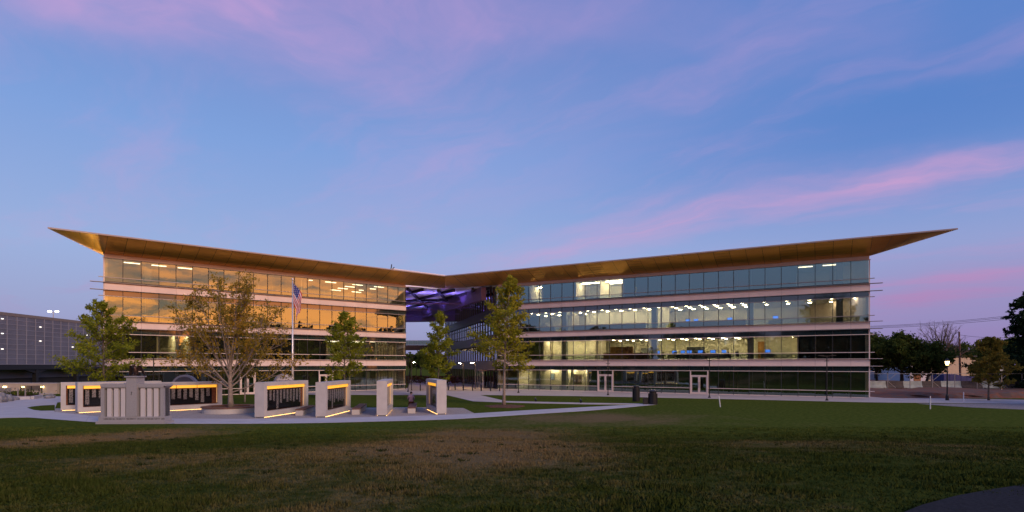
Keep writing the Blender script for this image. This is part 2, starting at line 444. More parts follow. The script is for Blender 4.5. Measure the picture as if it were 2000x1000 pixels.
# ------------------------------------------------------------------ ground
xs = sorted(set([-2500, -900, -400, -200, -120] + list(np.arange(-80, 81, 2.0)) + [120, 200, 400, 900, 2500]))
ys = sorted(set([-2500, -800, -300, -120, -60, -30, -15, -5] + list(np.arange(0, 40, .75)) + [44, 50, 60, 80, 110, 150, 220, 400, 900, 2500, 5000]))
gb = MB()
gv = [(x, y, hill(x, y) + (.035 * math.sin(x * .7 + y * .4) * math.sin(y * .55) if 4 < y < 33 and abs(x) < 80 else 0)) for y in ys for x in xs]
nx = len(xs)
gb.v = gv; gb.f = [(j * nx + i, j * nx + i + 1, (j + 1) * nx + i + 1, (j + 1) * nx + i) for j in range(len(ys) - 1) for i in range(nx - 1)]; gb.mi = [0] * len(gb.f)
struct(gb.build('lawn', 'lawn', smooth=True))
def sheet(name, px, mat, z1, z0=-.12):
    return struct(MB().prism([G(*p) for p in px], z0, z1).build(name, mat))
def slabs(name, top, bot, n, mat, z1, gap=.012, dark=()):
    """a walk laid slab by slab between two pixel edges on the ground"""
    def at(poly, s):
        seg = [math.dist(poly[i], poly[i + 1]) for i in range(len(poly) - 1)]; T = sum(seg) * s
        for i, L in enumerate(seg):
            if T <= L or i == len(seg) - 1:
                k = T / L; return (poly[i][0] + (poly[i + 1][0] - poly[i][0]) * k, poly[i][1] + (poly[i + 1][1] - poly[i][1]) * k)
            T -= L
    tp = [G(*p) for p in top]; bt = [G(*p) for p in bot]
    root = struct(MB().prism(tp + bt[::-1], -.15, z1 - .012).build(name, 'joint'))
    for i in range(n):
        a, b_ = i / n, (i + 1) / n
        q_ = [at(bt, a), at(bt, b_), at(tp, b_), at(tp, a)]
        cx = sum(p[0] for p in q_) / 4; cy = sum(p[1] for p in q_) / 4
        q_ = [(p[0] + (cx - p[0]) * gap, p[1] + (cy - p[1]) * gap) for p in q_]
        MB().prism(q_, -.1, z1).build('slab', 'dark_band' if i in dark else mat, root)
    return root
# memorial court paving, then concrete walks each a few mm higher
sheet('court_paving', [(60, 806), (100, 798), (430, 793), (620, 796), (690, 796.5), (800, 795.5), (905, 797), (930, 809), (870, 815), (620, 818), (340, 818), (100, 812)], 'pavers', .010)
slabs('memorial_walk', [(20, 801.5), (105, 804.5), (200, 815), (340, 818), (500, 818.5), (620, 817), (740, 814.5), (872, 811), (930, 807.5), (1040, 801), (1150, 795.2), (1225, 791), (1262, 789.2)],
      [(-20, 812), (60, 816), (190, 825.5), (340, 828), (500, 828), (620, 826.5), (740, 823.5), (872, 820), (960, 814.5), (1060, 808), (1150, 802.5), (1230, 795.5), (1284, 790.2)], 26, 'concrete_pale', .022)
sheet('plaza_concrete', [(-260, 829), (14, 816), (60, 815.4), (20, 802), (105, 804.8), (108, 796), (112, 786), (150, 783), (150, 774), (70, 775), (-60, 775), (-400, 778), (-500, 812)], 'concrete_pale', .016)
MB().prism([G(*p) for p in ((53, 796.8), (62, 794.6), (80, 792.6), (107, 791.3), (107, 802.3), (80, 802.6), (66, 801))], -.05, .03).build('lawn_island', 'lawn')['kind'] = 'structure'
slabs('building_walk', [(150, 765.5), (430, 762), (700, 759.5), (792, 758.5), (870, 752.5), (985, 759), (1150, 761), (1450, 768), (1698, 774), (1720, 776), (2000, 781), (2300, 786)],
      [(150, 773), (430, 770.2), (700, 771.4), (792, 771.6), (873, 771.8), (940, 771.6), (1150, 774), (1450, 780.2), (1698, 786), (1750, 786.5), (2000, 788.5), (2300, 793)], 44, 'concrete_warm', .018, .006)
sheet('diagonal_walk', [(860, 768), (936, 768), (938, 772), (988, 783.6), (1150, 787.2), (1232, 788.2), (1260, 788.6), (1240, 790.2), (1150, 789.8), (1060, 788), (1000, 786.6), (924, 784), (873, 772)], 'concrete_warm', .024)
sheet('gravel_verge', [(1790, 788.4), (2000, 788.6), (2300, 792), (2300, 803), (2000, 800), (1900, 796), (1850, 793)], 'gravel', .014)
sheet('court_brick', [(797, 763.8), (975, 764.2), (962, 757), (945, 742), (800, 742)], 'tan_conc', .030)
# asphalt drive at the near right corner, laid on the slope
ab = MB()
def drape(px, py):
    Y = 8.0
    for _ in range(40): Y = (H - hill(0, Y)) * F / (py - HZ)
    return ((px - 1000) / F * Y, Y)
pl = [drape(*p) for p in ((1745, 1015), (1800, 992), (1870, 973), (1940, 960), (2020, 948), (2120, 937), (2300, 1015))]
cx = sum(p[0] for p in pl) / len(pl); cy = sum(p[1] for p in pl) / len(pl)
for i in range(len(pl)):
    p, q_ = pl[i], pl[(i + 1) % len(pl)]
    ab.face([(cx, cy, hill(cx, cy) + .05), (q_[0], q_[1], hill(*q_) + .045), (p[0], p[1], hill(*p) + .045)])
struct(ab.build('asphalt_drive', 'asphalt'))
# blades on the near lawn
N = 260000
by = 6.5 + (36 - 6.5) * RNG.random(N) ** 1.25
bx = (RNG.random(N) * 2 - 1) * (by * .94 + .5)
ang = RNG.random(N) * 6.283; hgt = (.03 + .05 * RNG.random(N)) * (.7 + .6 * (np.sin(bx * 1.9 + 2 * np.sin(by * 1.3)) * np.sin(by * 2.3 + 1.7 * np.sin(bx * .8)) > .25)); wd = .010 + .010 * RNG.random(N) + by * .00035
hv = 1.75 * (lambda u: u * u * (3 - 2 * u))(np.clip((35.2 - by) / 29.0, 0, 1)) + np.where(by < 33, .035 * np.sin(bx * .7 + by * .4) * np.sin(by * .55), 0) - .012
keep = (by < 34.2) & ~((bx > 6.1 + (by - 7.5) * 1.9) & (by < 11))
bx, by, ang, hgt, wd, hv = (a[keep] for a in (bx, by, ang, hgt, wd, hv)); N = len(bx)
lean = (RNG.random((N, 2)) - .5) * .07
V = np.zeros((N, 3, 3))
V[:, 0] = np.stack([bx - np.cos(ang) * wd, by - np.sin(ang) * wd, hv], 1)
V[:, 1] = np.stack([bx + np.cos(ang) * wd, by + np.sin(ang) * wd, hv], 1)
V[:, 2] = np.stack([bx + lean[:, 0], by + lean[:, 1], hv + hgt], 1)
def tris(name, V, mat, k=3):
    n = len(V); me = bpy.data.meshes.new(name)
    me.vertices.add(n * k); me.vertices.foreach_set('co', V.reshape(-1).astype(np.float32))
    me.loops.add(n * k); me.loops.foreach_set('vertex_index', np.arange(n * k, dtype=np.int32))
    me.polygons.add(n); me.polygons.foreach_set('loop_start', np.arange(0, n * k, k, dtype=np.int32))
    me.polygons.foreach_set('loop_total', np.full(n, k, dtype=np.int32))
    me.materials.append(smat(mat)); me.update(calc_edges=True); me.validate(); return me
cxs = 9 + 24 * RNG.random(200); cx0 = (RNG.random(200) * 2 - 1) * cxs * .92
tu = np.repeat(np.stack([cx0, cxs], 1), 26, 0) + RNG.normal(size=(200 * 26, 2)) * .09
ta = RNG.random(len(tu)) * 6.283; tz = 1.75 * (lambda u: u * u * (3 - 2 * u))(np.clip((35.2 - tu[:, 1]) / 29.0, 0, 1)); tl_ = (RNG.random((len(tu), 2)) - .5) * .14
T = np.zeros((len(tu), 3, 3))
T[:, 0] = np.stack([tu[:, 0] - np.cos(ta) * .016, tu[:, 1] - np.sin(ta) * .016, tz], 1)
T[:, 1] = np.stack([tu[:, 0] + np.cos(ta) * .016, tu[:, 1] + np.sin(ta) * .016, tz], 1)
T[:, 2] = np.stack([tu[:, 0] + tl_[:, 0], tu[:, 1] + tl_[:, 1], tz + .04 + .05 * RNG.random(len(tu))], 1)
foliage('weed', (.022, .032, .008), (.045, .055, .014), .2)
stuff(tag(ob('weeds', tris('weeds', T, 'weed')), 'dark weed tufts dotted over the foreground lawn', 'weeds'))
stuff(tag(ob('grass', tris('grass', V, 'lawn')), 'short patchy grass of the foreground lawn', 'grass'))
# ------------------------------------------------------------------ office building
GT = 15.63                                  # top of the glass
def P_at(px, rows): Y = (GT - H) * F / rows; return Vector((X_at(px, Y), Y))
PL0, PL1 = P_at(203, 209), P_at(792, 150)
PR0, PR1 = P_at(972, 150), P_at(1698, 205)
OV = 4.2; ROOF_Z = H + 13.65; SOF0 = 16.05; SOF1 = ROOF_Z - .13
def frame(P0, P1):
    dd = (P1 - P0); L = dd.length; dd = dd / L
    return dd, Vector((-dd.y, dd.x)), L
dL, nL, LL = frame(PL0, PL1); dR, nR, LR = frame(PR0, PR1)
def isect(p, u, q_, v):
    det = u.x * -v.y + v.x * u.y; r = q_ - p
    return p + u * ((r.x * -v.y + v.x * r.y) / det)
MIT0 = isect(PL0, dL, PR0, dR)
MIT1 = isect(PL0 - nL * OV, dL, PR0 - nR * OV, dR)
def ray_hit(px, P0, dd):
    k = (px - 1000) / F; return (k * P0.y - P0.x) / (dd.x - k * dd.y)
ROWS = [(0, .10, .74, 'glass_low'), (0, .82, 2.96, 'glass_vision'), (0, 3.04, 3.62, 'glass_spandrel'),
        (1, 4.52, 5.14, 'glass_low'), (1, 5.22, 7.16, 'glass_vision'), (1, 7.24, 7.82, 'glass_spandrel'),
        (2, 8.72, 9.29, 'glass_low'), (2, 9.37, 11.39, 'glass_vision'), (2, 11.47, 12.06, 'glass_spandrel'),
        (3, 12.95, 13.46, 'glass_low'), (3, 13.54, 15.56, 'glass_vision')]
FLOORS = [.03, 4.40, 8.60, 12.84]; CEIL = [3.25, 7.40, 11.62, 15.62]
FL = [(0.02, 3.64), (4.43, 7.86), (8.62, 12.1), (12.87, 15.6)]
SPAN = [(3.66, 4.41), (7.88, 8.60), (12.12, 12.85)]
RAILS = [(.74, .82, 'rail', .5), (2.96, 3.04, 'rail', .5), (5.14, 5.22, 'rail', .5), (7.16, 7.24, 'rail', .5), (9.29, 9.37, 'rail_grey', .5), (11.39, 11.47, 'rail_grey', .5), (13.46, 13.54, 'rail_grey', .5)]
FINS = [(3.60, 'rail'), (4.44, 'rail'), (7.80, 'rail_grey'), (8.63, 'rail_grey'), (12.05, 'rail_grey'), (12.88, 'rail_grey'), (15.60, 'fascia')]
DEPTH = 12.0
def wing(label, P0, P1, n, last, doors, walls, cols, outer, tipP, eT, mit, lit_back):
    dd, nn, L = frame(P0, P1); rz = math.atan2(dd.y, dd.x)
    root = empty('office_wing', label, 'office building', (P0.x, P0.y, 0), rz)
    U = lambda px: ray_hit(px, P0, dd)
    loc = lambda p: ((p - P0).dot(dd), (p - P0).dot(nn))
    pitch = L / (n - 1 + last) if outer == 0 else L / n
    edges = [min(L, i * pitch) for i in range(n)] + [L]
    if outer == 0: pass
    drs = [(U(a), U(b_)) for a, b_ in doors]
    # glass panes
    cache = {}
    for i in range(n):
        w_ = edges[i + 1] - edges[i]
        for fl, z0, z1, mt in ROWS:
            if fl == 0 and mt != 'glass_spandrel':
                c_ = (edges[i] + edges[i + 1]) / 2
                if any(a - .05 < c_ < b_ + .05 for a, b_ in drs): continue
            key = (round(w_, 3), z0)
            if key not in cache:
                cache[key] = MB().box(-w_ / 2 + .028, w_ / 2 - .028, -.012, .012, -(z1 - z0) / 2, (z1 - z0) / 2).mesh('glass_pane', mt)
            o = ob('glass_pane', cache[key], root, ((edges[i] + edges[i + 1]) / 2, 0, (z0 + z1) / 2))
            o.rotation_euler = (random.gauss(0, .0016), 0, random.gauss(0, .0022))
    # mullions
    for k, (z0, z1) in enumerate(FL):
        me = MB().box(-.03, .03, -.07, .05, z0, z1).mesh('mullion', 'mullion')
        for i, u in enumerate(edges):
            if k == 0 and any(a < u < b_ for a, b_ in drs): continue
            ob('mullion', me, root, (u, 0, 0))
    # transom rails, broken at the doors
    def runs(z0):
        if z0 > 2.5: return [(0, L)]
        out, c_ = [], 0
        for a, b_ in sorted(drs): out.append((c_, a)); c_ = b_
        return out + [(c_, L)]
    s_out = -1 if outer == 0 else 1
    for z0, z1, mt, ex in RAILS:
        for a, b_ in runs(z0):
            a2 = a - ex if (outer == 0 and a == 0) else a
            b2 = b_ + ex if (outer == 1 and b_ == L) else b_
            MB().box(a2, b2, -.11, .04, z0 + .003, z1 - .003).build('transom_rail', mt, root)
    for z, mt in FINS:
        e = 1.25 if z < 15 else .12
        MB().box(-e if outer == 0 else 0, L + e if outer == 1 else L, -.42 if z < 15 else -.2, .10, z, z + .045).build('sun_fin', mt, root)
    for z0, z1 in SPAN:
        step = 2 * pitch; i = 0; c_ = 0.0
        while c_ < L - .05:
            e = min(L, c_ + step)
            MB().box(c_ + .008, e - .008, -.16, .10, z0, z1).build('spandrel_panel', 'panel', root); c_ = e
        MB().box(0.0, L, -.12, .12, z0 + .01, z1 - .01).build('spandrel_backing', 'joint', root)
    MB().box(0, L, -.05, .06, 0, .10).build('base_rail', 'rail', root)
    c_ = 0.0
    while c_ < L - .05:
        e = min(L, c_ + 2 * pitch); MB().box(c_ + .006, e - .006, -.06, .3, GT + .02, SOF0 + .1).build('head_panel', 'fascia', root); c_ = e
    i = 0.0
    while i < L - .1:
        e = min(L, i + 4 * pitch)
        MB().box(i + .05, e - .05, -.405, -.28, 12.926, 12.955).box(i + .05, e - .05, -.418, -.406, 12.926, 13.02).build('added_wash_housing', 'black_metal', root)
        MB().box(i + .07, e - .07, -.38, -.30, 12.958, 12.966).build('added_wash_strip', 'added_wash', root); i = e  # added glowing strips, fixtures not seen, that brighten the gold soffit
    if outer == 0:
        MB().box(.38, .88, 2.6, 3.1, 13.2, 13.3).box(.88, 1.4, 2.8, 2.9, 13.2, 13.26).build('added_flood_bracket', 'black_metal', root)
        MB().box(.43, .83, 2.65, 3.05, 13.305, 13.33).build('floodlight', 'added_flood', root)  # added lamp hidden behind the corner to make the end soffit glow
    ce = 0 if outer == 0 else L
    MB().box(ce - .06, ce + .06, -.10, .10, 0, GT).build('corner_post', 'rail', root)
    # doors
    for a, b_ in drs:
        dr = MB().box(a, a + .12, -.14, .08, 0, 2.96).box(b_ - .12, b_, -.14, .08, 0, 2.96).box(a + .12, b_ - .12, -.12, .06, 2.32, 2.44).box(a + .12, b_ - .12, -.12, .06, .0, .05).build('door_frame', 'rail', root)
        MB().box(a + .13, b_ - .13, -.02, .01, 2.45, 2.94).build('pane', 'glass_low', dr)
        mid = (a + b_) / 2
        for s, (x0, x1) in ((1, (a + .13, mid - .01)), (-1, (mid + .01, b_ - .13))):
            lf = MB().box(x0, x0 + .12, -.10, .02, .06, 2.31).box(x1 - .12, x1, -.10, .02, .06, 2.31).box(x0 + .12, x1 - .12, -.095, .015, .06, .26).box(x0 + .12, x1 - .12, -.095, .015, 2.2, 2.31).build('door_leaf', 'rail', root)
            MB().box(x0 + .12, x1 - .12, -.05, -.03, .26, 2.2).build('pane', 'glass_low', lf)
            hx = x1 - .06 if s == 1 else x0 + .06
            MB().tube([(hx, -.10, .85), (hx, -.16, .9), (hx, -.16, 1.5), (hx, -.10, 1.55)], .018, 6).build('handle', 'galv', lf)
    # shell and floors
    eu_, ev_ = eT.dot(dd), eT.dot(nn)
    sk = (lambda v: max(0, eu_ / ev_ * v)) if outer == 0 else (lambda v: max(0, -eu_ / ev_ * v))
    ua = (lambda v: sk(v)) if outer == 0 else (lambda v: 0.0)
    ub = (lambda v: L) if outer == 0 else (lambda v: L - sk(v))
    slab_ = lambda v0, v1, z0, z1, m_=.3: MB().prism([(ua(v0) + m_, v0), (ub(v0) - m_, v0), (ub(v1) - m_, v1), (ua(v1) + m_, v1)], z0, z1)
    slab_(DEPTH, DEPTH + .3, 0, 17.0).build('rear_wall', 'bronze_dark', root)
    MB().prism([(ua(.12) + .03, .12), (ua(.12) + .28, .12), (ua(DEPTH) + .28, DEPTH), (ua(DEPTH) + .03, DEPTH)], 0, 16.9).build('end_wall', 'panel', root)
    MB().prism([(ub(.12) - .28, .12), (ub(.12) - .03, .12), (ub(DEPTH) - .03, DEPTH), (ub(DEPTH) - .28, DEPTH)], 0, 16.9).build('end_wall', 'panel', root)
    for k in range(4):
        slab_(.14, DEPTH, FLOORS[k] - .30, FLOORS[k]).build('floor_slab', 'carpet', root)
        slab_(.14, DEPTH, CEIL[k], CEIL[k] + .12).build('ceiling', 'ceiling', root)
        slab_(lit_back[k], lit_back[k] + .15, FLOORS[k], CEIL[k]).build('back_wall', 'int_wall', root)
    for k, px, v1 in walls:
        u = U(px); MB().box(u - .07, u + .07, .22, v1, FLOORS[k], CEIL[k]).build('partition_wall', 'int_wall', root)
    for px in cols:
        u = U(px)
        for k in range(4): MB().box(u - .34, u + .34, .30, .98, FLOORS[k], CEIL[k]).build('column', 'column', root)
    # roof: curved gold soffit panels, fascia and deck
    NS = 7; prof = [(-.04 - (OV - .04) * (k / NS), SOF0 + (SOF1 - SOF0) * (k / NS) ** 1.35) for k in range(NS + 1)]
    um0, um1 = loc(mit[0])[0], loc(mit[1])[0]
    um = lambda v: um0 + (um1 - um0) * (-v / OV)
    clampu = (lambda u, v: min(u, um(v))) if outer == 0 else (lambda u, v: max(u, um(v)))
    ulist = []
    if outer == 0:
        u = 0.0; far = max(um0, um1)
        while u < far: ulist.append((u, u + pitch)); u += pitch
    else:
        u = L; far = min(um0, um1)
        while u > far: ulist.append((u - pitch, u)); u -= pitch
    gp = .018
    for a, b_ in ulist:
        mb = MB(); tl = random.gauss(0, .014)
        for k in range(NS):
            (v0, z0), (v1, z1) = prof[k], prof[k + 1]
            q_ = [(clampu(a + gp, v0), v0, z0 + tl), (clampu(b_ - gp, v0), v0, z0 + tl), (clampu(b_ - gp, v1), v1, z1 + tl * .3), (clampu(a + gp, v1), v1, z1 + tl * .3)]
            if max(abs(q_[0][0] - q_[1][0]), abs(q_[2][0] - q_[3][0])) < .02: continue
            mb.face(q_[::-1])
        if mb.f: mb.build('soffit_panel', 'gold', root, smooth=True)
    bk_ = MB()
    for a, b_ in ulist:
        for k in range(NS):
            (v0, z0), (v1, z1) = prof[k], prof[k + 1]
            q_ = [(clampu(a, v0), v0, z0 + .07), (clampu(b_, v0), v0, z0 + .07), (clampu(b_, v1), v1, z1 + .05), (clampu(a, v1), v1, z1 + .05)]
            if max(abs(q_[0][0] - q_[1][0]), abs(q_[2][0] - q_[3][0])) > .02: bk_.face(q_[::-1])
    bk_.build('soffit_backing', 'joint', root)
    # pointed end beyond the corner
    tu, tv = loc(tipP); eu, ev = eT.dot(dd), eT.dot(nn)
    s0 = (0 - tv) / ev; bu0 = tu + eu * s0
    cu = 0 if outer == 0 else L
    A = lambda k: Vector((cu, prof[k][0], prof[k][1]))
    B = lambda k: Vector((bu0 + (tu - bu0) * k / NS, tv * k / NS, SOF1))
    nr = 4
    for r in range(nr):
        r0, r1 = r / nr + .003, (r + 1) / nr - .003; mb = MB()
        bulge = lambda rr: -.10 * math.sin(math.pi * rr)
        for k in range(NS):
            pts = [A(k).lerp(B(k), r0), A(k).lerp(B(k), r1), A(k + 1).lerp(B(k + 1), r1), A(k + 1).lerp(B(k + 1), r0)]
            mb.face(pts if outer == 0 else pts[::-1])
        mb.build('end_soffit_panel', 'gold', root)
    mb = MB(); bk = 16.0
    p0, p1 = A(0), B(0); ee = Vector((eu, ev, 0)) * bk
    q_ = [p0, p1, p1 + ee, p0 + ee]
    mb.face(q_[::-1] if outer == 0 else q_).build('end_soffit_panel', 'gold', root)
    # deck and fascia
    mu, mv = loc(mit[1]); back = 15.0
    tb = (tu + eu * (back - tv) / ev, back)
    m2 = (mu + (um0 - um1) / OV * (back + OV), back) if False else (mu, back)
    MB().prism([(tu, tv), (mu, mv), m2, tb], SOF1 + .03, ROOF_Z - .02).build('roof_deck', 'roof_edge', root)
    fw = MB()
    a, b_ = sorted((tu, mu)); nf = 14
    for i in range(nf):
        x0 = a + (b_ - a) * i / nf; x1 = a + (b_ - a) * (i + 1) / nf
        MB().box(x0 + .006, x1 - .006, tv - .05, tv + .10, SOF1 - .01, ROOF_Z).build('roof_fascia', 'roof_edge', root)
    return root, U
Ltip = Vector((X_at(93, 13.65 * F / 271), 13.65 * F / 271))
Ltip = isect(PL0 - nL * OV, dL, Vector((0, 0)), Vector(((93 - 1000) / F, 1)))
Rtip = isect(PR0 - nR * OV, dR, Vector((0, 0)), Vector(((1871 - 1000) / F, 1)))
wl, UL = wing('four storey glass office wing reflecting orange sunset cloud, behind the flagpole', PL0, PL1, 22, .75,
              [(468, 499), (622, 651)],
              [(0, 684, 8.5), (1, 308, 7), (1, 345, 5), (1, 372, 7), (1, 640, 9), (3, 590, 9)],
              [290, 440, 600, 720], 0, Ltip, Vector((-.31, .95)).normalized(), (MIT0, MIT1), [9.0, 11.0, 9.0, 11.0])
wr, UR = wing('four storey glass office wing with brightly lit office floors, beside the black litter bins', PR0, PR1, 27, 1.0,
              [(1167.5, 1198), (1348, 1383.5)],
              [(0, 1147, 8), (0, 1010, 5), (1, 1060, 3.2), (1, 1163, 4.2), (1, 1558, 9), (2, 1115, 3.0), (2, 1462, 5.5), (2, 1290, 4.5), (3, 1034, 4), (3, 1058, 6), (3, 1123, 6), (3, 1170, 5), (3, 1216, 6)],
              [1100, 1276, 1465, 1640], 1, Rtip, Vector((.0, 1.0)), (MIT0, MIT1), [6.5, 9.5, 10.5, 6.5])

M('blind', (.035, .038, .040), .9)
def gloom_sheets(wing_, U, fl, a, b_):  # added dark sheets standing in for the gloom of unlit rooms
    u, e = U(a), U(b_); n = max(1, round((e - u) / 1.75))
    for i in range(n): MB().box(u + (e - u) * i / n + .03, u + (e - u) * (i + 1) / n - .03, .22, .235, FLOORS[fl] + .02, CEIL[fl] - .02).build('unlit_room_sheet', 'blind', wing_)
for fl, a, b_ in ((0, 1149, 1166), (0, 1199, 1347), (0, 1385, 1692), (1, 1562, 1692), (3, 1060, 1120), (3, 1219, 1310), (3, 1322, 1400), (3, 1412, 1555), (3, 975, 1032)): gloom_sheets(wr, UR, fl, a, b_)
for fl, a, b_ in ((0, 212, 467), (0, 500, 621), (0, 652, 682), (1, 212, 306), (1, 375, 636), (2, 212, 700), (2, 712, 788), (3, 390, 585)): gloom_sheets(wl, UL, fl, a, b_)
# ---- ceiling lights
disc = MB().lathe([(.20, 0), (.23, -.02), (.23, -.05), (.19, -.06)], 14).mesh('ceiling_light', ['lamp_int'])
disc2 = MB().lathe([(.17, 0), (.19, -.02), (.19, -.05), (.16, -.06)], 12).mesh('ceiling_light', ['lamp_int'])
strip = MB().box(-.75, .75, -.09, .09, -.06, 0).box(-.78, .78, -.12, -.09, -.07, 0).box(-.78, .78, .09, .12, -.07, 0).mesh('ceiling_light', ['lamp_int'])
strip_d = MB().box(-.75, .75, -.09, .09, -.06, 0).box(-.78, .78, -.12, -.09, -.07, 0).box(-.78, .78, .09, .12, -.07, 0).mesh('ceiling_light', ['lamp_dim'])
def lights(wing_, U, fl, px0, px1, n, vs_, me, label, group, rot=0):
    for i in range(n):
        px = px0 + (px1 - px0) * (i / max(1, n - 1)); u = U(px)
        for kv, v in enumerate(vs_):
            o = tag(ob('ceiling_light', me), label + (', %s row from glass' % ('first', 'second', 'third', 'fourth', 'fifth')[kv] if len(vs_) > 1 else ''), 'ceiling light', group)
            o.matrix_world = wing_.matrix_basis @ Matrix.Translation((u, v, CEIL[fl] - .002)) @ Matrix.Rotation(rot, 4, 'Z')
wl.matrix_basis; bpy.context.view_layer.update()
lights(wr, UR, 2, 1028, 1446, 16, (1.7, 4.2, 6.8), disc, 'round lit ceiling light in the third storey of the lit wing', 'round lights in the third storey')
lights(wr, UR, 2, 1490, 1670, 5, (1.7, 5.2), disc2, 'small round ceiling light at the dark end of the third storey', 'small lights in the third storey')
lights(wr, UR, 1, 1030, 1148, 4, (1.8, ), strip, 'lit strip light in the second storey corridor rooms', 'strip lights in the second storey corridor')
lights(wr, UR, 1, 1178, 1540, 14, (2.0, 4.6, 7.6), disc2, 'small round ceiling light over the desks of the second storey', 'round lights in the second storey')
lights(wr, UR, 0, 1030, 1135, 4, (3.0, ), strip, 'lit strip light in the ground floor lobby of the lit wing', 'strip lights in the lobby')
lights(wr, UR, 3, 1046, 1047, 1, (2.6, ), strip, 'lit strip light in the small top storey room', 'strip lights of the top storey rooms')
lights(wr, UR, 3, 1136, 1160, 2, (2.0, ), strip, 'lit strip light in the bright top storey room', 'strip lights of the bright top storey rooms')
lights(wr, UR, 3, 1186, 1203, 2, (1.7, 3.6), strip, 'lit strip light in the meeting room on the top storey', 'strip lights of the meeting room')
lights(wr, UR, 3, 1572, 1622, 2, (1.6, ), strip_d, 'dim strip light at the far end of the top storey', 'dim strip lights of the top storey')
lights(wl, UL, 3, 608, 655, 2, (1.6, ), strip_d, 'pale strip light behind the top storey glass near the flagpole', 'strip lights near the flagpole')
lights(wl, UL, 3, 708, 750, 2, (1.6, 4.2, 6.8, 9.4), strip_d, 'strip light at the courtyard end of the top storey', 'strip light rows of the top storey')
lights(wl, UL, 3, 262, 368, 3, (1.8, ), strip_d, 'faint strip light behind the orange reflecting top storey glass', 'faint strip lights of the top storey')
lights(wl, UL, 1, 325, 362, 2, (1.7, ), strip, 'lit strip light in the small second storey office beside the amber tree', 'strip lights of the small office')
lights(wl, UL, 1, 668, 752, 4, (1.5, 3.2, 4.9, 6.6, 8.3), strip_d, 'strip light in the receding rows of the second storey room', 'strip light rows of the second storey')
lights(wl, UL, 0, 700, 780, 3, (3.4, ), strip_d, 'dim strip light in the ground floor room with curtains', 'dim strip lights of the curtained room')

# ---- furniture seen behind the glass
def put(o, wing_, u, v, z, rot=0):
    o.matrix_world = wing_.matrix_basis @ Matrix.Translation((u, v, z)) @ Matrix.Rotation(rot, 4, 'Z'); return o
def desk_proto():
    e = empty('desk', '', 'desk')
    MB().box(-.8, .8, -.38, .38, .70, .74).build('desk_top', 'desk', e)
    for s in (-1, 1): MB().box(s * .76 - .02, s * .76 + .02, -.36, .36, 0, .70).build('leg', 'black_metal', e)
    MB().box(-.74, .74, -.36, -.34, .25, .69).build('modesty_panel', 'cabinet', e)
    return e
def monitor_proto():
    e = empty('monitor', '', 'monitor')
    MB().box(-.33, .33, .0, .035, .14, .55).build('casing', 'black_plastic', e)
    MB().box(-.30, .30, -.006, .0, .17, .52).build('screen', 'screen', e)
    MB().box(-.03, .03, .005, .03, .01, .15).box(-.14, .14, -.10, .10, 0, .015).build('stand', 'black_plastic', e)
    return e
def chair_proto():
    e = empty('office_chair', '', 'chair')
    MB().box(-.25, .25, -.25, .25, .42, .50).build('seat', 'black_plastic', e)
    MB().face([(-.23, .22, .52), (.23, .22, .52), (.21, .34, 1.05), (-.21, .34, 1.05)]).face([(-.21, .40, 1.05), (.21, .40, 1.05), (.23, .28, .52), (-.23, .28, .52)]).face([(-.21, .34, 1.05), (.21, .34, 1.05), (.21, .40, 1.05), (-.21, .40, 1.05)]).build('backrest', 'black_plastic', e)
    MB().tube([(0, 0, .10), (0, 0, .42)], .03, 6).build('stem', 'black_metal', e)
    for k in range(5):
        a = k * 1.2566; MB().tube([(0, 0, .12), (.28 * math.cos(a), .28 * math.sin(a), .04)], .02, 5).build('foot', 'black_metal', e)
    return e
protos = {'desk': desk_proto(), 'monitor': monitor_proto(), 'chair': chair_proto()}
used = set()
def place(kind, wing_, u, v, z, rot, label, group):
    o = protos[kind] if kind not in used else copy_tree(protos[kind]); used.add(kind)
    o['label'] = label; o['group'] = group; put(o, wing_, u, v, z, rot); return o
for i, px in enumerate((1278, 1311, 1328, 1341, 1363, 1388, 1410, 1497)):
    u = UR(px)
    place('desk', wr, u, 1.9, FLOORS[1], 0, 'dark office desk behind the second storey glass', 'desks on the second storey')
    place('monitor', wr, u, 1.75, FLOORS[1] + .74, random.uniform(-.3, .3), 'blue lit computer screen on a second storey desk', 'screens on the second storey')
for i, px in enumerate((1286, 1318, 1352, 1375, 1425, 1440)):
    place('chair', wr, UR(px), 1.1, FLOORS[1], random.uniform(0, 6), 'black office chair at the second storey desks', 'chairs on the second storey')
for px in (1336, 1352, 1420, 1512):
    u = UR(px)
    place('desk', wr, u, 2.6, FLOORS[2], 0, 'office desk behind the third storey cabinets', 'desks on the third storey')
    place('monitor', wr, u, 2.5, FLOORS[2] + .74, random.uniform(-.3, .3), 'blue lit screen above the third storey cabinets', 'screens on the third storey')
def cabinet_run(wing_, U, px0, px1, fl, v, h, mat, label, name='low_cabinet'):
    u0, u1 = U(px0), U(px1); n = max(2, int((u1 - u0) / 1.0))
    e = empty(name, label, 'cabinet'); put(e, wing_, u0, v, FLOORS[fl])
    L_ = u1 - u0
    MB().box(0, L_, .02, .5, 0, h).build('carcass', mat, e)
    for i in range(n): MB().box(L_ * i / n + .01, L_ * (i + 1) / n - .01, 0, .018, .06, h - .03).build('cabinet_door', mat, e)
cabinet_run(wr, UR, 1050, 1080, 2, .55, .72, 'cabinet', 'short grey cabinet behind the third storey glass near the tall tree')
cabinet_run(wr, UR, 1118, 1258, 2, .55, .86, 'cabinet', 'long grey cabinet along the third storey glass under round lights')
cabinet_run(wr, UR, 1308, 1455, 2, .55, .86, 'cabinet', 'long grey cabinet along the third storey glass below blue screens')
cabinet_run(wr, UR, 1172, 1262, 1, 1.3, 1.0, 'shelf_wood', 'brown wooden counter on the second storey before the bookshelf', 'counter')
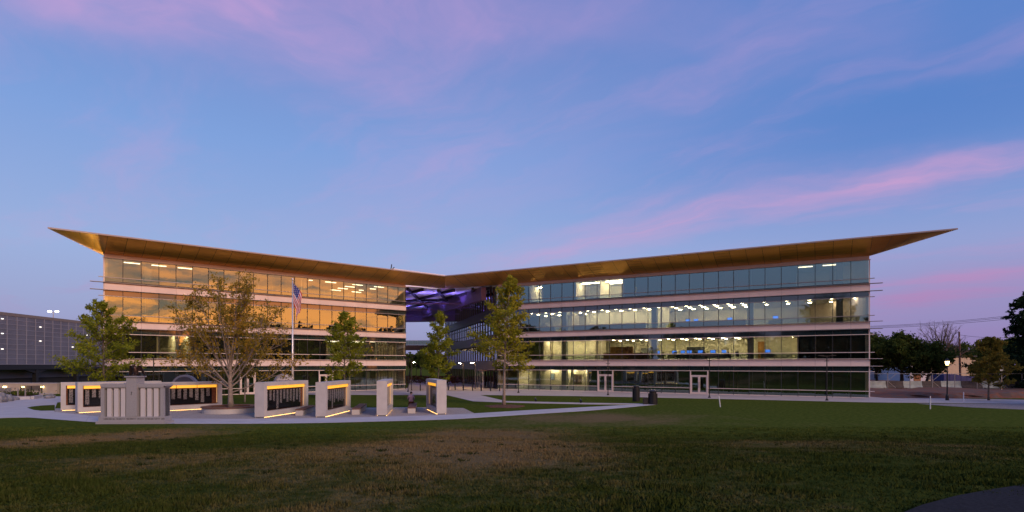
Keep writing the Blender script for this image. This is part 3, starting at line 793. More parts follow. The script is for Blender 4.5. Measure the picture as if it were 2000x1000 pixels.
cabinet_run(wr, UR, 1230, 1262, 1, 5.6, 1.75, 'cabinet', 'green grey filing cabinet row behind the wooden counter', 'filing_cabinet')
bs = empty('bookshelf', 'brown wooden bookshelf with pigeonholes on the second storey', 'bookshelf'); put(bs, wr, UR(1171), 4.6, FLOORS[1])
bl = UR(1216) - UR(1171)
MB().box(0, bl, .38, .42, 0, 2.0).build('back_panel', 'shelf_wood', bs)
for i in range(6): MB().box(0, bl, 0, .38, .02 + i * .38, .06 + i * .38).build('shelf', 'shelf_wood', bs)
for i in range(6): MB().box(bl * i / 5 - .025, bl * i / 5 + .025, -.01, .38, 0, 2.0).build('upright', 'shelf_wood', bs)
def art(px, fl, v, z, w_, h, mat, label, cat='picture'):
    e = empty('framed_picture', label, cat); put(e, wr, UR(px), v, z)
    MB().box(-w_ / 2, w_ / 2, -.03, .0, -h / 2, h / 2).build('frame', 'black_plastic', e)
    MB().box(-w_ / 2 + .05, w_ / 2 - .05, -.04, -.03, -h / 2 + .05, h / 2 - .05).build('canvas', mat, e)
MB().box(UR(1047), UR(1097), 3.3, 3.42, FLOORS[0], CEIL[0]).build('lobby_screen_wall', 'int_wall', wr)
art(1061, 0, 3.28, 1.95, .7, 1.0, 'poster', 'blue poster on the lobby wall beside the doorway', 'poster')
art(1087, 0, 3.28, 1.85, .9, 1.1, 'poster', 'pale blue notice poster on the lobby wall', 'poster')
MB().box(UR(1103), UR(1146), 3.3, 3.42, FLOORS[0], CEIL[0]).build('lobby_screen_wall', 'int_wall', wr)
art(1107, 0, 3.28, 1.6, .5, 1.5, 'art', 'tall narrow framed picture beside the lobby column')
art(1115, 0, 3.28, 1.6, .75, 1.5, 'art', 'wide framed picture on the lobby wall')
MB().box(UR(1062), UR(1162), 3.2, 3.32, FLOORS[1], CEIL[1]).build('corridor_wall', 'int_wall', wr)
art(1088, 1, 3.18, 5.9, .65, .95, 'art', 'brown framed picture on the second storey corridor wall')
od = MB().box(UR(1474), UR(1487), 4.0, 4.06, FLOORS[1], FLOORS[1] + 2.35).build('inner_door', 'door_wood', wr)
MB().box(UR(1468), UR(1545), 4.07, 4.2, FLOORS[1], CEIL[1]).build('corridor_wall', 'int_wall', wr)
MB().box(UR(1120), UR(1280), 5.2, 5.34, FLOORS[2], CEIL[2]).build('corridor_wall', 'int_wall', wr)
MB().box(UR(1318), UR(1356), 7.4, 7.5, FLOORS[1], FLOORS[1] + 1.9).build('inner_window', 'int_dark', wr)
# pale vertical fins / curtains at the courtyard end of the left wing
for k, z0, z1 in ((1, FLOORS[1], CEIL[1]), (0, FLOORS[0], CEIL[0])):
    for i in range(9):
        u = UL(742 + i * 5.2); MB().box(u - .07, u + .07, 1.0, 1.5, z0, z1).build('drape_fin', 'concrete_int', wl)
wait_tbl = empty('reception_table', 'dark table with an orange flower box in the lobby', 'table'); put(wait_tbl, wr, UR(1072), 2.4, FLOORS[0])
MB().box(-.9, .9, -.3, .3, .70, .76).build('table_top', 'desk', wait_tbl)
for s in (-1, 1): MB().box(s * .8 - .04, s * .8 + .04, -.25, .25, 0, .70).build('leg', 'black_metal', wait_tbl)

# ------------------------------------------------------------------ courtyard side of the lit wing
e2 = Vector((-.273, .962)).normalized()
CP1 = PR0 + e2 * .4; CLEN = 50.0; CP0 = PR0 + e2 * CLEN
dC, nC, LC = frame(CP0, CP1)
cb = empty('courtyard_block', 'bronze banded glass block facing the courtyard behind the tall lime tree', 'office building', (CP0.x, CP0.y, 0), math.atan2(dC.y, dC.x))
for z0, z1, mt in ((2.9, 4.4, 'bronze'), (7.0, 8.5, 'bronze'), (11.2, 12.7, 'bronze_dark')):
    for i in range(10): MB().box(LC * i / 10 + .01, LC * (i + 1) / 10 - .01, -.35, .3, z0, z1).build('spandrel_panel', mt, cb)
for z in (10.5, 9.2): MB().box(0, LC, -.12, .02, z, z + .08).build('transom_rail', 'bronze_dark', cb)
cme = {}
for z0, z1, gm in ((.15, 2.9, 'glass_bronze'), (4.4, 7.0, 'glass_bronze'), (8.5, 11.2, 'glass_bronze'), (12.7, 16.0, 'glass_bronze')):
    n = 25; wpx = LC / n
    me = MB().box(-wpx / 2 + .04, wpx / 2 - .04, -.015, .015, z0 + .02, z1 - .02).mesh('glass_pane', gm)
    mm = MB().box(-.05, .05, -.14, .08, z0, z1).mesh('mullion', 'bronze')
    for i in range(n):
        o = ob('glass_pane', me, cb, ((i + .5) * wpx, 0, 0)); o.rotation_euler = (0, 0, random.gauss(0, .002))
        ob('mullion', mm, cb, (i * wpx, 0, 0))
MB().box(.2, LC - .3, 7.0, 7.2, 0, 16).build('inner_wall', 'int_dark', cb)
for z in (.02, 4.3, 8.4, 12.6): MB().box(0.2, LC - .3, .2, 7.0, z - .2, z).build('floor_slab', 'carpet', cb)
for k in range(14):
    for r in (1.5, 3.6):
        o = tag(ob('ceiling_light', disc2), 'small round light in the bronze courtyard block, %s row from glass' % ('first' if r < 2 else 'second'), 'ceiling light', 'lights in the courtyard block')
        put(o, cb, LC * (.2 + .75 * k / 14), r, 6.9)
# entrance bay
en = empty('entrance_vestibule', 'bronze framed glass entrance vestibule in the courtyard', 'vestibule', (*(CP1 - dC * 8.0 - nC * 1.6), 0), math.atan2(dC.y, dC.x))
for i in range(5): MB().box(i * 1.3 - .06, i * 1.3 + .06, -.06, .06, 0, 2.75).build('post', 'rail_grey', en)
for i in range(4): MB().box(i * 1.3 + .07, (i + 1) * 1.3 - .07, -.015, .015, .05, 2.55).build('pane', 'glass_bronze', en)
MB().box(-.2, 5.4, -.25, 1.55, 2.75, 2.95).build('roof', 'bronze', en)

# ------------------------------------------------------------------ lit canopy between the wings
cz = 16.07
CA, CB_ = PL1 + Vector((-2.5, 1.5)), PR0 + Vector((2.0, 0))
FB = 37.0
CFL, CFR = Vector((-31.0, PR0.y + FB + 2)), PR0 + e2 * FB
cp = empty('courtyard_canopy', 'steel courtyard canopy with blue lit ceiling panels between the two wings', 'canopy', (MIT0.x, MIT0.y, 0))
off = Vector((MIT0.x, MIT0.y))
def cl(s, r):       # bilinear position on the canopy plan
    f_ = CA.lerp(MIT0 + Vector((0, .3)), s * 2) if s < .5 else (MIT0 + Vector((0, .3))).lerp(CB_, s * 2 - 1)
    return f_.lerp(CFL.lerp(CFR, s), r) - off
ns_, nr_ = 7, 8
for i in range(ns_):
    for j in range(nr_):
        a0, a1, b0, b1 = i / ns_ + .004, (i + 1) / ns_ - .004, j / nr_ + .004, (j + 1) / nr_ - .004
        MB().prism([tuple(cl(a0, b0)), tuple(cl(a1, b0)), tuple(cl(a1, b1)), tuple(cl(a0, b1))], cz, cz + .12).build('ceiling_panel', 'canopy_panel', cp)
def beam(p, q_, w_, z0, z1, mat='canopy_steel', name='beam'):
    u = (q_ - p).normalized(); n_ = Vector((-u.y, u.x)) * w_ / 2
    return MB().prism([tuple(p + n_), tuple(q_ + n_), tuple(q_ - n_), tuple(p - n_)], z0, z1).build(name, mat, cp)
for k in (-3, -1, 1, 3, 5):
    a, b_ = k / 7 * 1.0, k / 7 + .55
    for (s0, r0, s1, r1) in ((max(a, 0), 0 if a >= 0 else -a / .55, min(b_, 1), 1 if b_ <= 1 else (1 - a) / .55), (max(1 - b_, 0), 1 if b_ <= 1 else (1 - a) / .55, min(1 - a, 1), 0 if a >= 0 else -a / .55)):
        if abs(s1 - s0) > .05: beam(cl(s0, r0), cl(s1, r1), .34, cz - .45, cz - .01, 'canopy_beam')
for r in (.5,): beam(cl(0, r), cl(1, r), .26, cz - .40, cz - .02, 'canopy_beam', 'cross_beam')
beam(cl(0, 1), cl(1, 1), .9, cz - 2.9, cz - .03, name='end_girder')
beam(cl(.80, .0), cl(.62, 1), .8, cz - 2.1, cz - .03, name='diagonal_girder')
for r, s0, s1 in ((.20, .05, .7), (.50, .02, .6), (.82, .03, .58), (.45, .75, .95), (.8, .70, .95)):
    p, q_ = cl(s0, r), cl(s1, r); uu = (q_ - p).normalized() * .12; beam(p + uu, q_ - uu, .34, cz - 1.900, cz - 1.830, 'blue_led', 'blue_light')
    beam(p, q_, .44, cz - 1.970, cz - 1.905, 'canopy_steel', 'light_trough')
    nn_ = Vector((-(q_ - p).normalized().y, (q_ - p).normalized().x)) * .19
    for q2 in (p, q_): beam(q2 - (q_ - p).normalized() * .04, q2 + (q_ - p).normalized() * .04, .44, cz - 1.904, cz - 1.770, 'canopy_steel', 'trough_end')
    for s_ in (-1, 1): beam(p + nn_ * s_, q_ + nn_ * s_, .05, cz - 1.904, cz - 1.770, 'canopy_steel', 'trough_side')
# added uplights, no such fixtures seen, brightening the gold soffit over the courtyard mouth
MU = (MIT0 + MIT1) / 2
for k, (ox_, oy_) in enumerate(((-3.0, -3.2), (3.5, -3.8))):
    e = empty('added_uplight', ('added fill uplight in the courtyard paving before the green tree', 'added fill uplight in the courtyard paving before the bollards')[k], 'uplight', (MU.x + ox_, MU.y + oy_, .02))
    MB().lathe([(.22, 0), (.22, .03), (.18, .035)], 14).build('rim', 'black_metal', e)
    sl_ = bpy.data.lights.new('soffit_fill_lamp', 'SPOT'); sl_.energy = 1200; sl_.color = (1, .66, .34); sl_.spot_size = R(50); sl_.spot_blend = 1.0; sl_.shadow_soft_size = .15
    so_ = bpy.data.objects.new('soffit_fill_lamp', sl_); COL.objects.link(so_); so_.parent = e; so_.location = (0, 0, .08); so_.rotation_euler = (R(180), 0, 0)
# raised white roof slope above the canopy
Yc = 104.0
rw = empty('raised_roof', 'white sloping raised roof above the joint of the two wings', 'roof', (X_at(765, Yc), Yc, 0))
xa, xb = 0, X_at(900, Yc) - X_at(765, Yc)
za, zb, zl = Z_at(519.5, Yc), Z_at(538.5, Yc), 16.3
MB().face([(xa, 0, zl), (xb, 0, zl), (xb, 0, zb - .25), (xa, 0, za - .4)]).face([(xa, 0, za - .4), (xb, 0, zb - .25), (xb, 9, zb + .2), (xa, 9, za + .4)]).face([(xa, 9, zl), (xa, 0, zl), (xa, 0, za - .4), (xa, 9, za + .4)]).face([(xb, 9, zl), (xa, 9, zl), (xa, 9, za + .4), (xb, 9, zb + .2)]).build('roof_slope', 'roof_white', rw)
MB().tube([(xa - .2, 0, za - 1.0), (xa, 0, za + .3)], .1, 5).tube([(xa - .2, 0, za - 1.0), (xa + .5, 0, za - .2)], .08, 5).build('roof_strut', 'black_metal', rw)
# footbridge
Yb = 136.0
fb = empty('footbridge', 'bronze footbridge with glass railing spanning behind the courtyard', 'bridge', (X_at(770, Yb), Yb, 0))
bw = X_at(880, Yb) - X_at(770, Yb)
MB().box(0, bw, 0, 3, 7.3, 8.5).build('deck', 'bronze', fb)
for i in range(12): MB().box(bw * i / 12 + .04, bw * (i + 1) / 12 - .04, .1, .13, 8.55, 9.55).build('railing_pane', 'glass_low', fb)
MB().box(0, bw, .07, .16, 9.58, 9.66).build('handrail', 'galv', fb)
for i in range(13): MB().box(bw * i / 12 - .03, bw * i / 12 + .03, .08, .15, 8.5, 9.6).build('railing_post', 'galv', fb)
# ------------------------------------------------------------------ memorial walls
def memorial_wall(P, dirv, L, h, side, label, T=.75):
    dv = Vector(dirv).normalized(); rz = math.atan2(dv.y, dv.x)
    e = empty('memorial_wall', label, 'memorial wall', (P[0], P[1], 0), rz, 'memorial walls of the court')
    y0, y1 = (0, T) if side > 0 else (-T, 0)
    p, tp, sl = .34, .27, .44
    MB().box(0, p, y0, y1, .07, h).box(L - p, L, y0, y1, .07, h).box(p, L - p, y0, y1, h - tp, h).box(p, L - p, y0, y1, .07, sl).build('frame', 'wall_stone', e)
    MB().box(.06, L - .06, y0 + .07, y1 - .07, 0, .07).build('plinth', 'granite_dark', e)
    ym = (y0 + y1) / 2
    MB().box(p, L - p, ym - .05, ym + .05, sl, h - tp).build('backing_plate', 'corten', e)
    for s in (-1, 1):
        a, b_ = (ym - .14, ym - .055) if s < 0 else (ym + .055, ym + .14)
        MB().box(p + .10, L - p - .42, a, b_, sl + .06, h - tp - .30).build('name_panel', 'names', e)
        n = 4 if (s < 0) == (side > 0) else 0
        for i in range(n):
            x0 = p + .05 + (L - 2 * p - .1) * i / n; x1 = p + .05 + (L - 2 * p - .1) * (i + 1) / n
            yy = (y0 + .10, y0 + .16) if s < 0 else (y1 - .16, y1 - .10)
            MB().box(x0 + .03, x1 - .03, yy[0], yy[1], h - tp - .235, h - tp - .005).build('light_box', 'amber_lit', e)
        yl = (y0 + .05, y0 + .068) if s < 0 else (y1 - .068, y1 - .05)
        MB().box(.10, L - .10, yl[0], yl[1], .030, .043).build('base_light', 'led_warm', e)
        yv = (y0 + .20, y0 + .225) if s < 0 else (y1 - .225, y1 - .20)
        if n: MB().box(L - p - .06, L - p - .004, yv[0], yv[1], sl + .1, h - tp - .26).build('side_light', 'side_glow', e)
    return e
def PG(px, Y): return Vector((X_at(px, Y), Y))
n3, f3 = PG(335, 46.0), PG(434, 48.8); d3 = (f3 - n3).normalized()
memorial_wall(PG(118.5, 46), (.78, .62), 5.6, 2.34, 1, 'grey stone memorial wall at the garage end of the court, beside the lawn island')
memorial_wall(PG(151.5, 43.9), (.66, .75), 5.8, 2.40, 1, 'grey stone memorial wall half hidden by the eagle monument, with three name columns showing')
memorial_wall(f3 - d3 * 7.0, tuple(d3), 7.0, 2.36, 1, 'wide grey stone memorial wall between the eagle monument and the round tree planter')
W = [((516, 40.0), (602, 45.8), 2.53, 1, 'grey stone memorial wall with many name columns, in front of the flagpole'),
     ((636.5, 40.4), (685, 46.0), 2.53, 1, 'grey stone memorial wall with a nearly blank dark panel between two empty benches'),
     ((756, 41.5), (767.7, 47.8), 2.60, 1, 'narrow looking grey memorial wall beside the empty bench, panel turned to the seated person'),
     ((853, 42.7), (832.5, 47.5), 2.62, -1, 'last grey memorial wall of the row, its amber light facing the seated person')]
for a, b_, h, s, lb in W:
    p, q_ = PG(*a), PG(*b_); memorial_wall(p, tuple(q_ - p), (q_ - p).length, h, s, lb)
def bench(pn, pf, w_, label, L=None):
    dv = (pf - pn).normalized(); L = L or (pf - pn).length
    e = empty('stone_bench', label, 'bench', (pn.x, pn.y, 0), math.atan2(dv.y, dv.x), 'stone benches of the court')
    MB().box(0, L, -w_, 0, 0, .39).build('base', 'wall_stone', e)
    for i in range(5):
        a = -w_ - .03 + (w_ + .06) * i / 5; MB().box(-.02, L + .02, a + .006, a + (w_ + .06) / 5 - .006, .395, .46).build('seat_slat', 'wood_bench', e)
bench(PG(577, 41.8), PG(603, 46.3), .55, 'stone bench with brown slats beside the wall full of names')
bench(PG(687, 42.6), PG(703, 48.2), .56, 'empty stone bench with brown slats between the blank wall and the narrow wall')
bench(PG(796.5, 43.7), PG(801.0, 49.2), .57, 'stone bench with a person sitting on its far end')
# ---- monument
mon = empty('monument', 'grey granite monument with pale fluted slats and a bronze eagle on top', 'monument', (X_at(256, 36.0), 36.05, 0), R(2))
MB().box(-2.2, 2.15, -.08, .95, 0, .17).build('plinth', 'granite', mon)
MB().box(-2.08, 2.03, .0, .87, .17, .46).build('inscription_base', 'granite', mon)
ins = MB(); x = -1.75; rs = random.Random(3)
for wl_ in (8, 3, 6, 2, 10, 7, 8, 6, 3):
    for _ in range(wl_):
        ins.box(x, x + .016, -.006, .02, .275, .365); ins.box(x + .016, x + .042, -.006, .02, *rs.choice([(.275, .295), (.345, .365), (.31, .33)]))
        if rs.random() < .5: ins.box(x + .042, x + .056, -.006, .02, .275, .365)
        x += .0635
    x += .055
ins.build('inscription', 'engraved', mon)
for sgn, x0, x1 in ((-1, -2.0, -.33), (1, .33, 1.95)):
    wing_ = MB().box(x0, x1, .28, .78, .46, 2.28).build('recess_wall', 'granite_dark', mon)
    MB().box(x0, x1, .10, .85, 2.28, 2.34).box(x0, x1, .06, .87, 2.34, 2.56).build('lintel', 'granite', mon)
    ex = (x0, x0 + .22) if sgn < 0 else (x1 - .22, x1)
    MB().box(ex[0], ex[1], .10, .82, .46, 2.28).build('end_post', 'granite', mon)
    a, b_ = (x0 + .22, x1) if sgn < 0 else (x0, x1 - .22)
    n = 3; wslat = .27; gap = (b_ - a - n * wslat) / (n + 1)
    for i in range(n):
        xx = a + gap + i * (wslat + gap); MB().box(xx, xx + wslat, .13, .30, .46, 2.28).build('slat', 'granite_pale', mon)
MB().prism([(1.95, .06), (2.12, .06), (2.12, .87), (1.95, .87)], 2.42, 2.56).face([(1.95, .06, 2.28), (2.12, .06, 2.42), (2.12, .87, 2.42), (1.95, .87, 2.28)]).build('cornice_end', 'granite', mon)
MB().box(-.33, .33, -.02, .80, .46, 2.98).build('pillar', 'granite', mon)
MB().box(-.41, .41, -.10, .88, 2.98, 3.06).build('cap', 'granite', mon)
MB().face([(-.03, -.025, 1.98), (.02, -.025, 1.9), (.05, -.025, 2.02), (.0, -.025, 2.08)]).face([(-.05, -.025, 1.86), (.03, -.025, 1.84), (.0, -.025, 1.93)]).build('emblem', 'engraved', mon)
eg = empty('eagle_statue', 'bronze eagle with half folded wings perched on the monument pillar', 'statue', tuple(mon.matrix_basis @ Vector((0, .38, 3.06))), R(-6))
body = MB().tube([(0, .10, .04), (0, .06, .18), (0, 0, .38), (0, -.06, .54), (0, -.10, .63)], [.10, .15, .16, .11, .07], 10)
body.blob((0, -.13, .68), (.085, .10, .085), 10, 7)
body.tube([(0, -.20, .69), (0, -.27, .675), (0, -.30, .63)], [.04, .028, .006], 6)
for s in (-1, 1): body.tube([(s * .07, -.03, .22), (s * .08, -.06, .06), (s * .09, -.13, .015)], [.05, .03, .025], 6)
body.build('body', 'bronze_statue', eg, smooth=True)
for s in (-1, 1):
    ring0 = [(s * .12, -.05, .50), (s * .22, -.08, .66), (s * .34, -.05, .68), (s * .42, 0, .58), (s * .48, .06, .40), (s * .54, .10, .22), (s * .58, .14, .06)]
    ring1 = [(s * .10, .06, .30), (s * .18, .08, .34), (s * .26, .12, .34), (s * .32, .14, .28), (s * .36, .16, .20), (s * .42, .18, .10), (s * .50, .18, .02)]
    wb = MB()
    for k in range(len(ring0) - 1):
        a, b_, c_, d_ = ring0[k], ring0[k + 1], ring1[k + 1], ring1[k]
        wb.face([a, b_, c_, d_]); o_ = lambda q_: (q_[0], q_[1] + .06, q_[2])
        wb.face([o_(d_), o_(c_), o_(b_), o_(a)]); wb.face([a, o_(a), o_(b_), b_])
        wb.face([d_, c_, o_(c_), o_(d_)])
    wb.build('wing', 'bronze_statue', eg)
MB().face([(-.10, .10, .14), (.10, .10, .14), (.14, .34, .01), (-.14, .34, .01)]).face([(-.10, .13, .17), (-.14, .36, .04), (.14, .36, .04), (.10, .13, .17)]).build('tail', 'bronze_statue', eg)
# ---- round topped stones
def round_stone(px, Y, rz, rad, top, label, mat):
    e = empty('round_topped_stone', label, 'memorial stone', (X_at(px, Y), Y, 0), rz, 'round topped stones')
    pts = [(-rad, 0)] + [(-rad * math.cos(a), (top - rad) + rad * math.sin(a)) for a in np.linspace(0, math.pi, 22)] + [(rad, 0)]
    mb = MB(); n = len(pts)
    mb.face([(p[0], 0, p[1]) for p in pts][::-1]); mb.face([(p[0], .34, p[1]) for p in pts])
    for i in range(n - 1):
        a, b_ = pts[i], pts[i + 1]; mb.face([(a[0], 0, a[1]), (b_[0], 0, b_[1]), (b_[0], .34, b_[1]), (a[0], .34, a[1])])
    mb.build('slab', 'granite', e)
    pi = [(x * .86, (z - (top - rad)) * .86 + (top - rad)) for x, z in pts[1:-1]]; pi = [(pi[0][0], .4)] + pi + [(pi[-1][0], .4)]
    MB().face([(p[0], -.006, p[1]) for p in pi][::-1]).build('face_panel', mat, e)
    tx = MB(); rs = random.Random(int(px))
    for r_, (zz, hh, half) in enumerate(((top - .42, .15, .50), (top - .66, .10, .72))):
        x = -half
        while x < half:
            tx.box(x, x + .025, -.014, -.004, zz, zz + hh); tx.box(x + .025, x + .07, -.014, -.004, zz + rs.choice((0, hh * .45, hh - .03)), zz + hh * rs.choice((.6, 1)))
            x += .11
    tx.build('lettering', 'engraved', e)
round_stone(359.5, 52.0, R(0), 1.24, 2.86, 'round topped dark stone showing above the wide memorial wall', 'granite_dark')
round_stone(556, 49.0, R(44), .88, 3.0, 'round topped pale blue grey stone beside the flagpole', 'granite_pale')
# ---- planter
PT = PG(451, 44.9)
pt = empty('tree_planter', 'round concrete planter with a dark wooden seat ring under the amber tree', 'planter', (PT.x, PT.y, 0))
def ring(r0, r1, z0, z1, a0, a1, n=6):
    mb = MB()
    A_ = [a0 + (a1 - a0) * i / n for i in range(n + 1)]
    for i in range(n):
        c0, s0, c1, s1 = math.cos(A_[i]), math.sin(A_[i]), math.cos(A_[i + 1]), math.sin(A_[i + 1])
        P_ = lambda r, c_, s_, z: (r * c_, r * s_, z)
        mb.face([P_(r0, c0, s0, z1), P_(r1, c0, s0, z1), P_(r1, c1, s1, z1), P_(r0, c1, s1, z1)])
        mb.face([P_(r1, c0, s0, z0), P_(r1, c1, s1, z0), P_(r1, c1, s1, z1), P_(r1, c0, s0, z1)])
        mb.face([P_(r0, c1, s1, z0), P_(r0, c0, s0, z0), P_(r0, c0, s0, z1), P_(r0, c1, s1, z1)])
        mb.face([P_(r0, c0, s0, z0), P_(r0, c1, s1, z0), P_(r1, c1, s1, z0), P_(r1, c0, s0, z0)])
    for a in (a0, a1):
        c0, s0 = math.cos(a), math.sin(a); mb.face([(r0 * c0, r0 * s0, z0), (r1 * c0, r1 * s0, z0), (r1 * c0, r1 * s0, z1), (r0 * c0, r0 * s0, z1)])
    return mb
ring(1.55, 2.05, 0, .42, 0, 2 * math.pi, 48).build('ring_wall', 'wall_stone', pt)
for i in range(12): ring(1.42, 2.13, .425, .50, i * math.pi / 6 + .006, (i + 1) * math.pi / 6 - .006, 4).build('seat_segment', 'wood_bench', pt)
MB().lathe([(1.55, .0), (1.55, .36), (.6, .42), (.05, .44)], 24).build('soil', 'mulch', pt)

# ------------------------------------------------------------------ trees
def leaf_mesh(name, C, size, mat, rs, flat=.0):
    n = len(C); C = np.asarray(C)
    u = rs.normal(size=(n, 3)); u[:, 2] *= (1 - flat); u /= np.linalg.norm(u, axis=1)[:, None]
    w_ = rs.normal(size=(n, 3)); w_ -= (w_ * u).sum(1)[:, None] * u; w_ /= np.linalg.norm(w_, axis=1)[:, None]
    s = size * (.6 + .8 * rs.random(n))[:, None]
    V_ = np.stack([C - u * s, C + w_ * s * .48, C + u * s, C - w_ * s * .48], 1)
    return tris(name, V_, mat, 4)
def limb(p, d_, L, r0, r1, n, jit, up, rs):
    pts = [Vector(p)]; d_ = Vector(d_).normalized(); rad = [r0]
    for i in range(n):
        d_ = (d_ + Vector(rs.normal(size=3)) * jit + Vector((0, 0, up))).normalized()
        pts.append(pts[-1] + d_ * (L / n)); rad.append(r0 + (r1 - r0) * (i + 1) / n)
    return pts, rad
def on(pts, s):
    k = s * (len(pts) - 1); i = min(int(k), len(pts) - 2); return pts[i].lerp(pts[i + 1], k - i)
def dirv(az, el): return Vector((math.cos(az) * math.cos(el), math.sin(az) * math.cos(el), math.sin(el)))
def tree(label, pos, HT, RC, kind, leafmat, bark, clear, nl, leaf, seed, trunk_r=.13, nlat=46, group=None, name='tree', z0=0.0, lean=(0, 0)):
    rs = np.random.default_rng(seed)
    e = empty(name, label, 'tree', (pos[0], pos[1], z0), 0, group)
    tb, C = MB(), []
    def clump(p, k, sg):
        for q_ in rs.normal(size=(k, 3)) * sg * (.6 + .8 * rs.random()): C.append((p[0] + q_[0], p[1] + q_[1], p[2] + q_[2] * .8))
    if kind in ('cone', 'conifer'):
        pts, rad = limb((0, 0, 0), (lean[0], lean[1], 1), HT * .97, trunk_r, .015, 12, .02, .03, rs)
        rad[0] *= 1.35; tb.tube(pts, rad, 9)
        for i in range(nlat):
            tt = (i + rs.random() * .8) / nlat
            z = clear + (HT - clear) * tt ** .92
            Lb = RC * ((1 - tt) ** .75 * .92 + .08) * min(1, .6 + 2.2 * tt) * (.65 + .55 * rs.random())
            az_ = i * 2.4 + rs.normal() * .35
            el = (R(12) + R(38) * tt if kind == 'cone' else R(8) - R(14) * (1 - tt)) + rs.normal() * .10
            b0 = on(pts, min(.99, z / (HT * .97)))
            lp, lr = limb(b0, dirv(az_, el), Lb, .028 + .02 * (1 - tt), .006, 5, .10, .03 if kind == 'cone' else -.02, rs)
            tb.tube(lp, lr, 5, cap=False)
            ns = 3 + int(Lb * 3.2)
            for j in range(ns):
                s = .22 + .78 * (j + rs.random()) / ns
                q0 = on(lp, min(s, .999))
                sp, sr = limb(q0, dirv(az_ + rs.choice([-1, 1]) * (.5 + .6 * rs.random()), el + rs.normal() * .35), Lb * (.18 + .26 * rs.random()) * (1.15 - .5 * s) + .12, .012, .004, 3, .16, .02, rs)
                tb.tube(sp, sr, 4, cap=False)
                for k in range(3):
                    clump(on(sp, .35 + .32 * k), int(nl * (.12 + 1.25 * Lb / RC) / (nlat * ns * 2.0) + rs.random()), .085 + .018 * Lb if kind == 'cone' else .13)
    else:
        th = clear
        pts, rad = limb((0, 0, 0), (lean[0], lean[1], 1), HT * (.55 if kind == 'vase' else .50), trunk_r, trunk_r * .35, 7, .03, .03, rs)
        rad[0] *= 1.3; tb.tube(pts, rad, 9)
        nmain = nlat
        for i in range(nmain):
            tt = (i + .5) / nmain
            az_ = i * 2.4 + rs.normal() * .25
            if kind == 'vase':
                el = R(20) + R(62) * tt ** .8 + rs.normal() * .06; st = (clear + (HT * .42 - clear) * tt) / (HT * .55)
                Lm = min(RC / max(.2, math.cos(el)), (HT * .97 - clear) / max(.35, math.sin(el))) * (.82 + .22 * rs.random())
                Lm = min(Lm, HT * .72)
            else:
                el = R(27) + R(57) * tt ** .9 + rs.normal() * .1; st = min(.99, .55 + .45 * tt)
                ez = (HT - HT * .50 * st); Lm = 1 / math.sqrt((math.cos(el) / RC) ** 2 + (math.sin(el) / ez) ** 2) * (.78 + .25 * rs.random())
            b0 = on(pts, min(.99, st))
            lp, lr = limb(b0, dirv(az_, el), Lm, trunk_r * (.29 if kind == 'vase' else .42), .012, 8, .06, .035 if kind == 'vase' else .01, rs)
            tb.tube(lp, lr, 6, cap=False)
            ns = 11 if kind != 'bare' else 13
            for j in range(ns):
                s = .24 + .74 * (j + rs.random() * .8) / ns
                q0 = on(lp, min(.999, s))
                dd = (on(lp, min(.999, s + .08)) - q0).normalized()
                sd_ = (dd + Vector(rs.normal(size=3)) * (.42 if kind != 'round' else .7) + Vector((0, 0, .12))).normalized()
                Ls = Lm * (.14 + .20 * rs.random()) * (1.25 - .5 * s)
                sp, sr = limb(q0, sd_, Ls, .020 if kind != 'bare' else .035, .005, 4, .12, .02, rs)
                tb.tube(sp, sr, 4, cap=False)
                if kind == 'bare':
                    for k in range(4):
                        tp_, tr_ = limb(on(sp, .3 + .17 * k), (sp[-1] - sp[0]).normalized() + Vector(rs.normal(size=3)) * .6, Ls * .55, .016, .004, 3, .2, 0, rs); tb.tube(tp_, tr_, 3, cap=False)
                else:
                    for k in range(4):
                        tp_, tr_ = limb(on(sp, .25 + .18 * k), (sp[-1] - sp[0]).normalized() + Vector(rs.normal(size=3)) * .6, Ls * .45, .010, .003, 3, .15, 0, rs)
                        tb.tube(tp_, tr_, 3, cap=False)
                        clump(on(tp_, .7), max(1, int(nl / (nmain * ns * 4))), .17 if kind == 'vase' else .30)
    tb.build('trunk', bark, e, smooth=True)
    if C: ob('crown', leaf_mesh('crown', C, leaf, leafmat, rs), e)
    return e
tree('broad vase shaped tree with amber leaves growing from the round planter', PT, 9.0, 6.3, 'vase', 'leaf_amber', 'bark_pale', 1.1, 13500, .095, 5, .21, 20, z0=.38)
tree('dense green tree behind the eagle monument at the outer corner of the wing', PG(207, 54.5), 9.7, 4.1, 'cone', 'leaf_green', 'bark', 1.6, 9500, .115, 8, .13, 46)
tree('slim green tree in front of the glass wing, beside the blank memorial wall', PG(672, 60), 9.3, 3.0, 'cone', 'leaf_green', 'bark', 2.2, 6200, .115, 12, .11, 42)
tree('small thin tree partly hidden behind the amber tree', PG(478, 56.5), 5.2, 1.7, 'cone', 'leaf_olive', 'bark_pale', 2.2, 1200, .12, 14, .08, 22, lean=(.05, 0))
tree('green tree before the courtyard opening, behind the last memorial wall', PG(855, 66), 9.9, 2.7, 'cone', 'leaf_green', 'bark', 1.9, 6500, .12, 21, .10, 44)
tree('tall lime green tree in a mulch ring before the lit wing', PG(984, 51.0), 11.5, 3.3, 'cone', 'leaf_lime', 'bark_pale', 3.1, 8800, .115, 33, .145, 48, lean=(.012, 0))
mr = MB(); rs0 = random.Random(4)
c0 = PG(984, 51.0)
prf = [(1.75, .0), (1.6, .06), (1.0, .12), (.2, .16)]
mr.lathe(prf, 26, (0, 0, 0))
mr.v = [(x * (1 + .12 * math.sin(5 * math.atan2(y, x)) + rs0.uniform(-.04, .04)), y * (1 + .1 * math.sin(4 * math.atan2(y, x))), z + rs0.uniform(-.015, .02)) for x, y, z in mr.v]
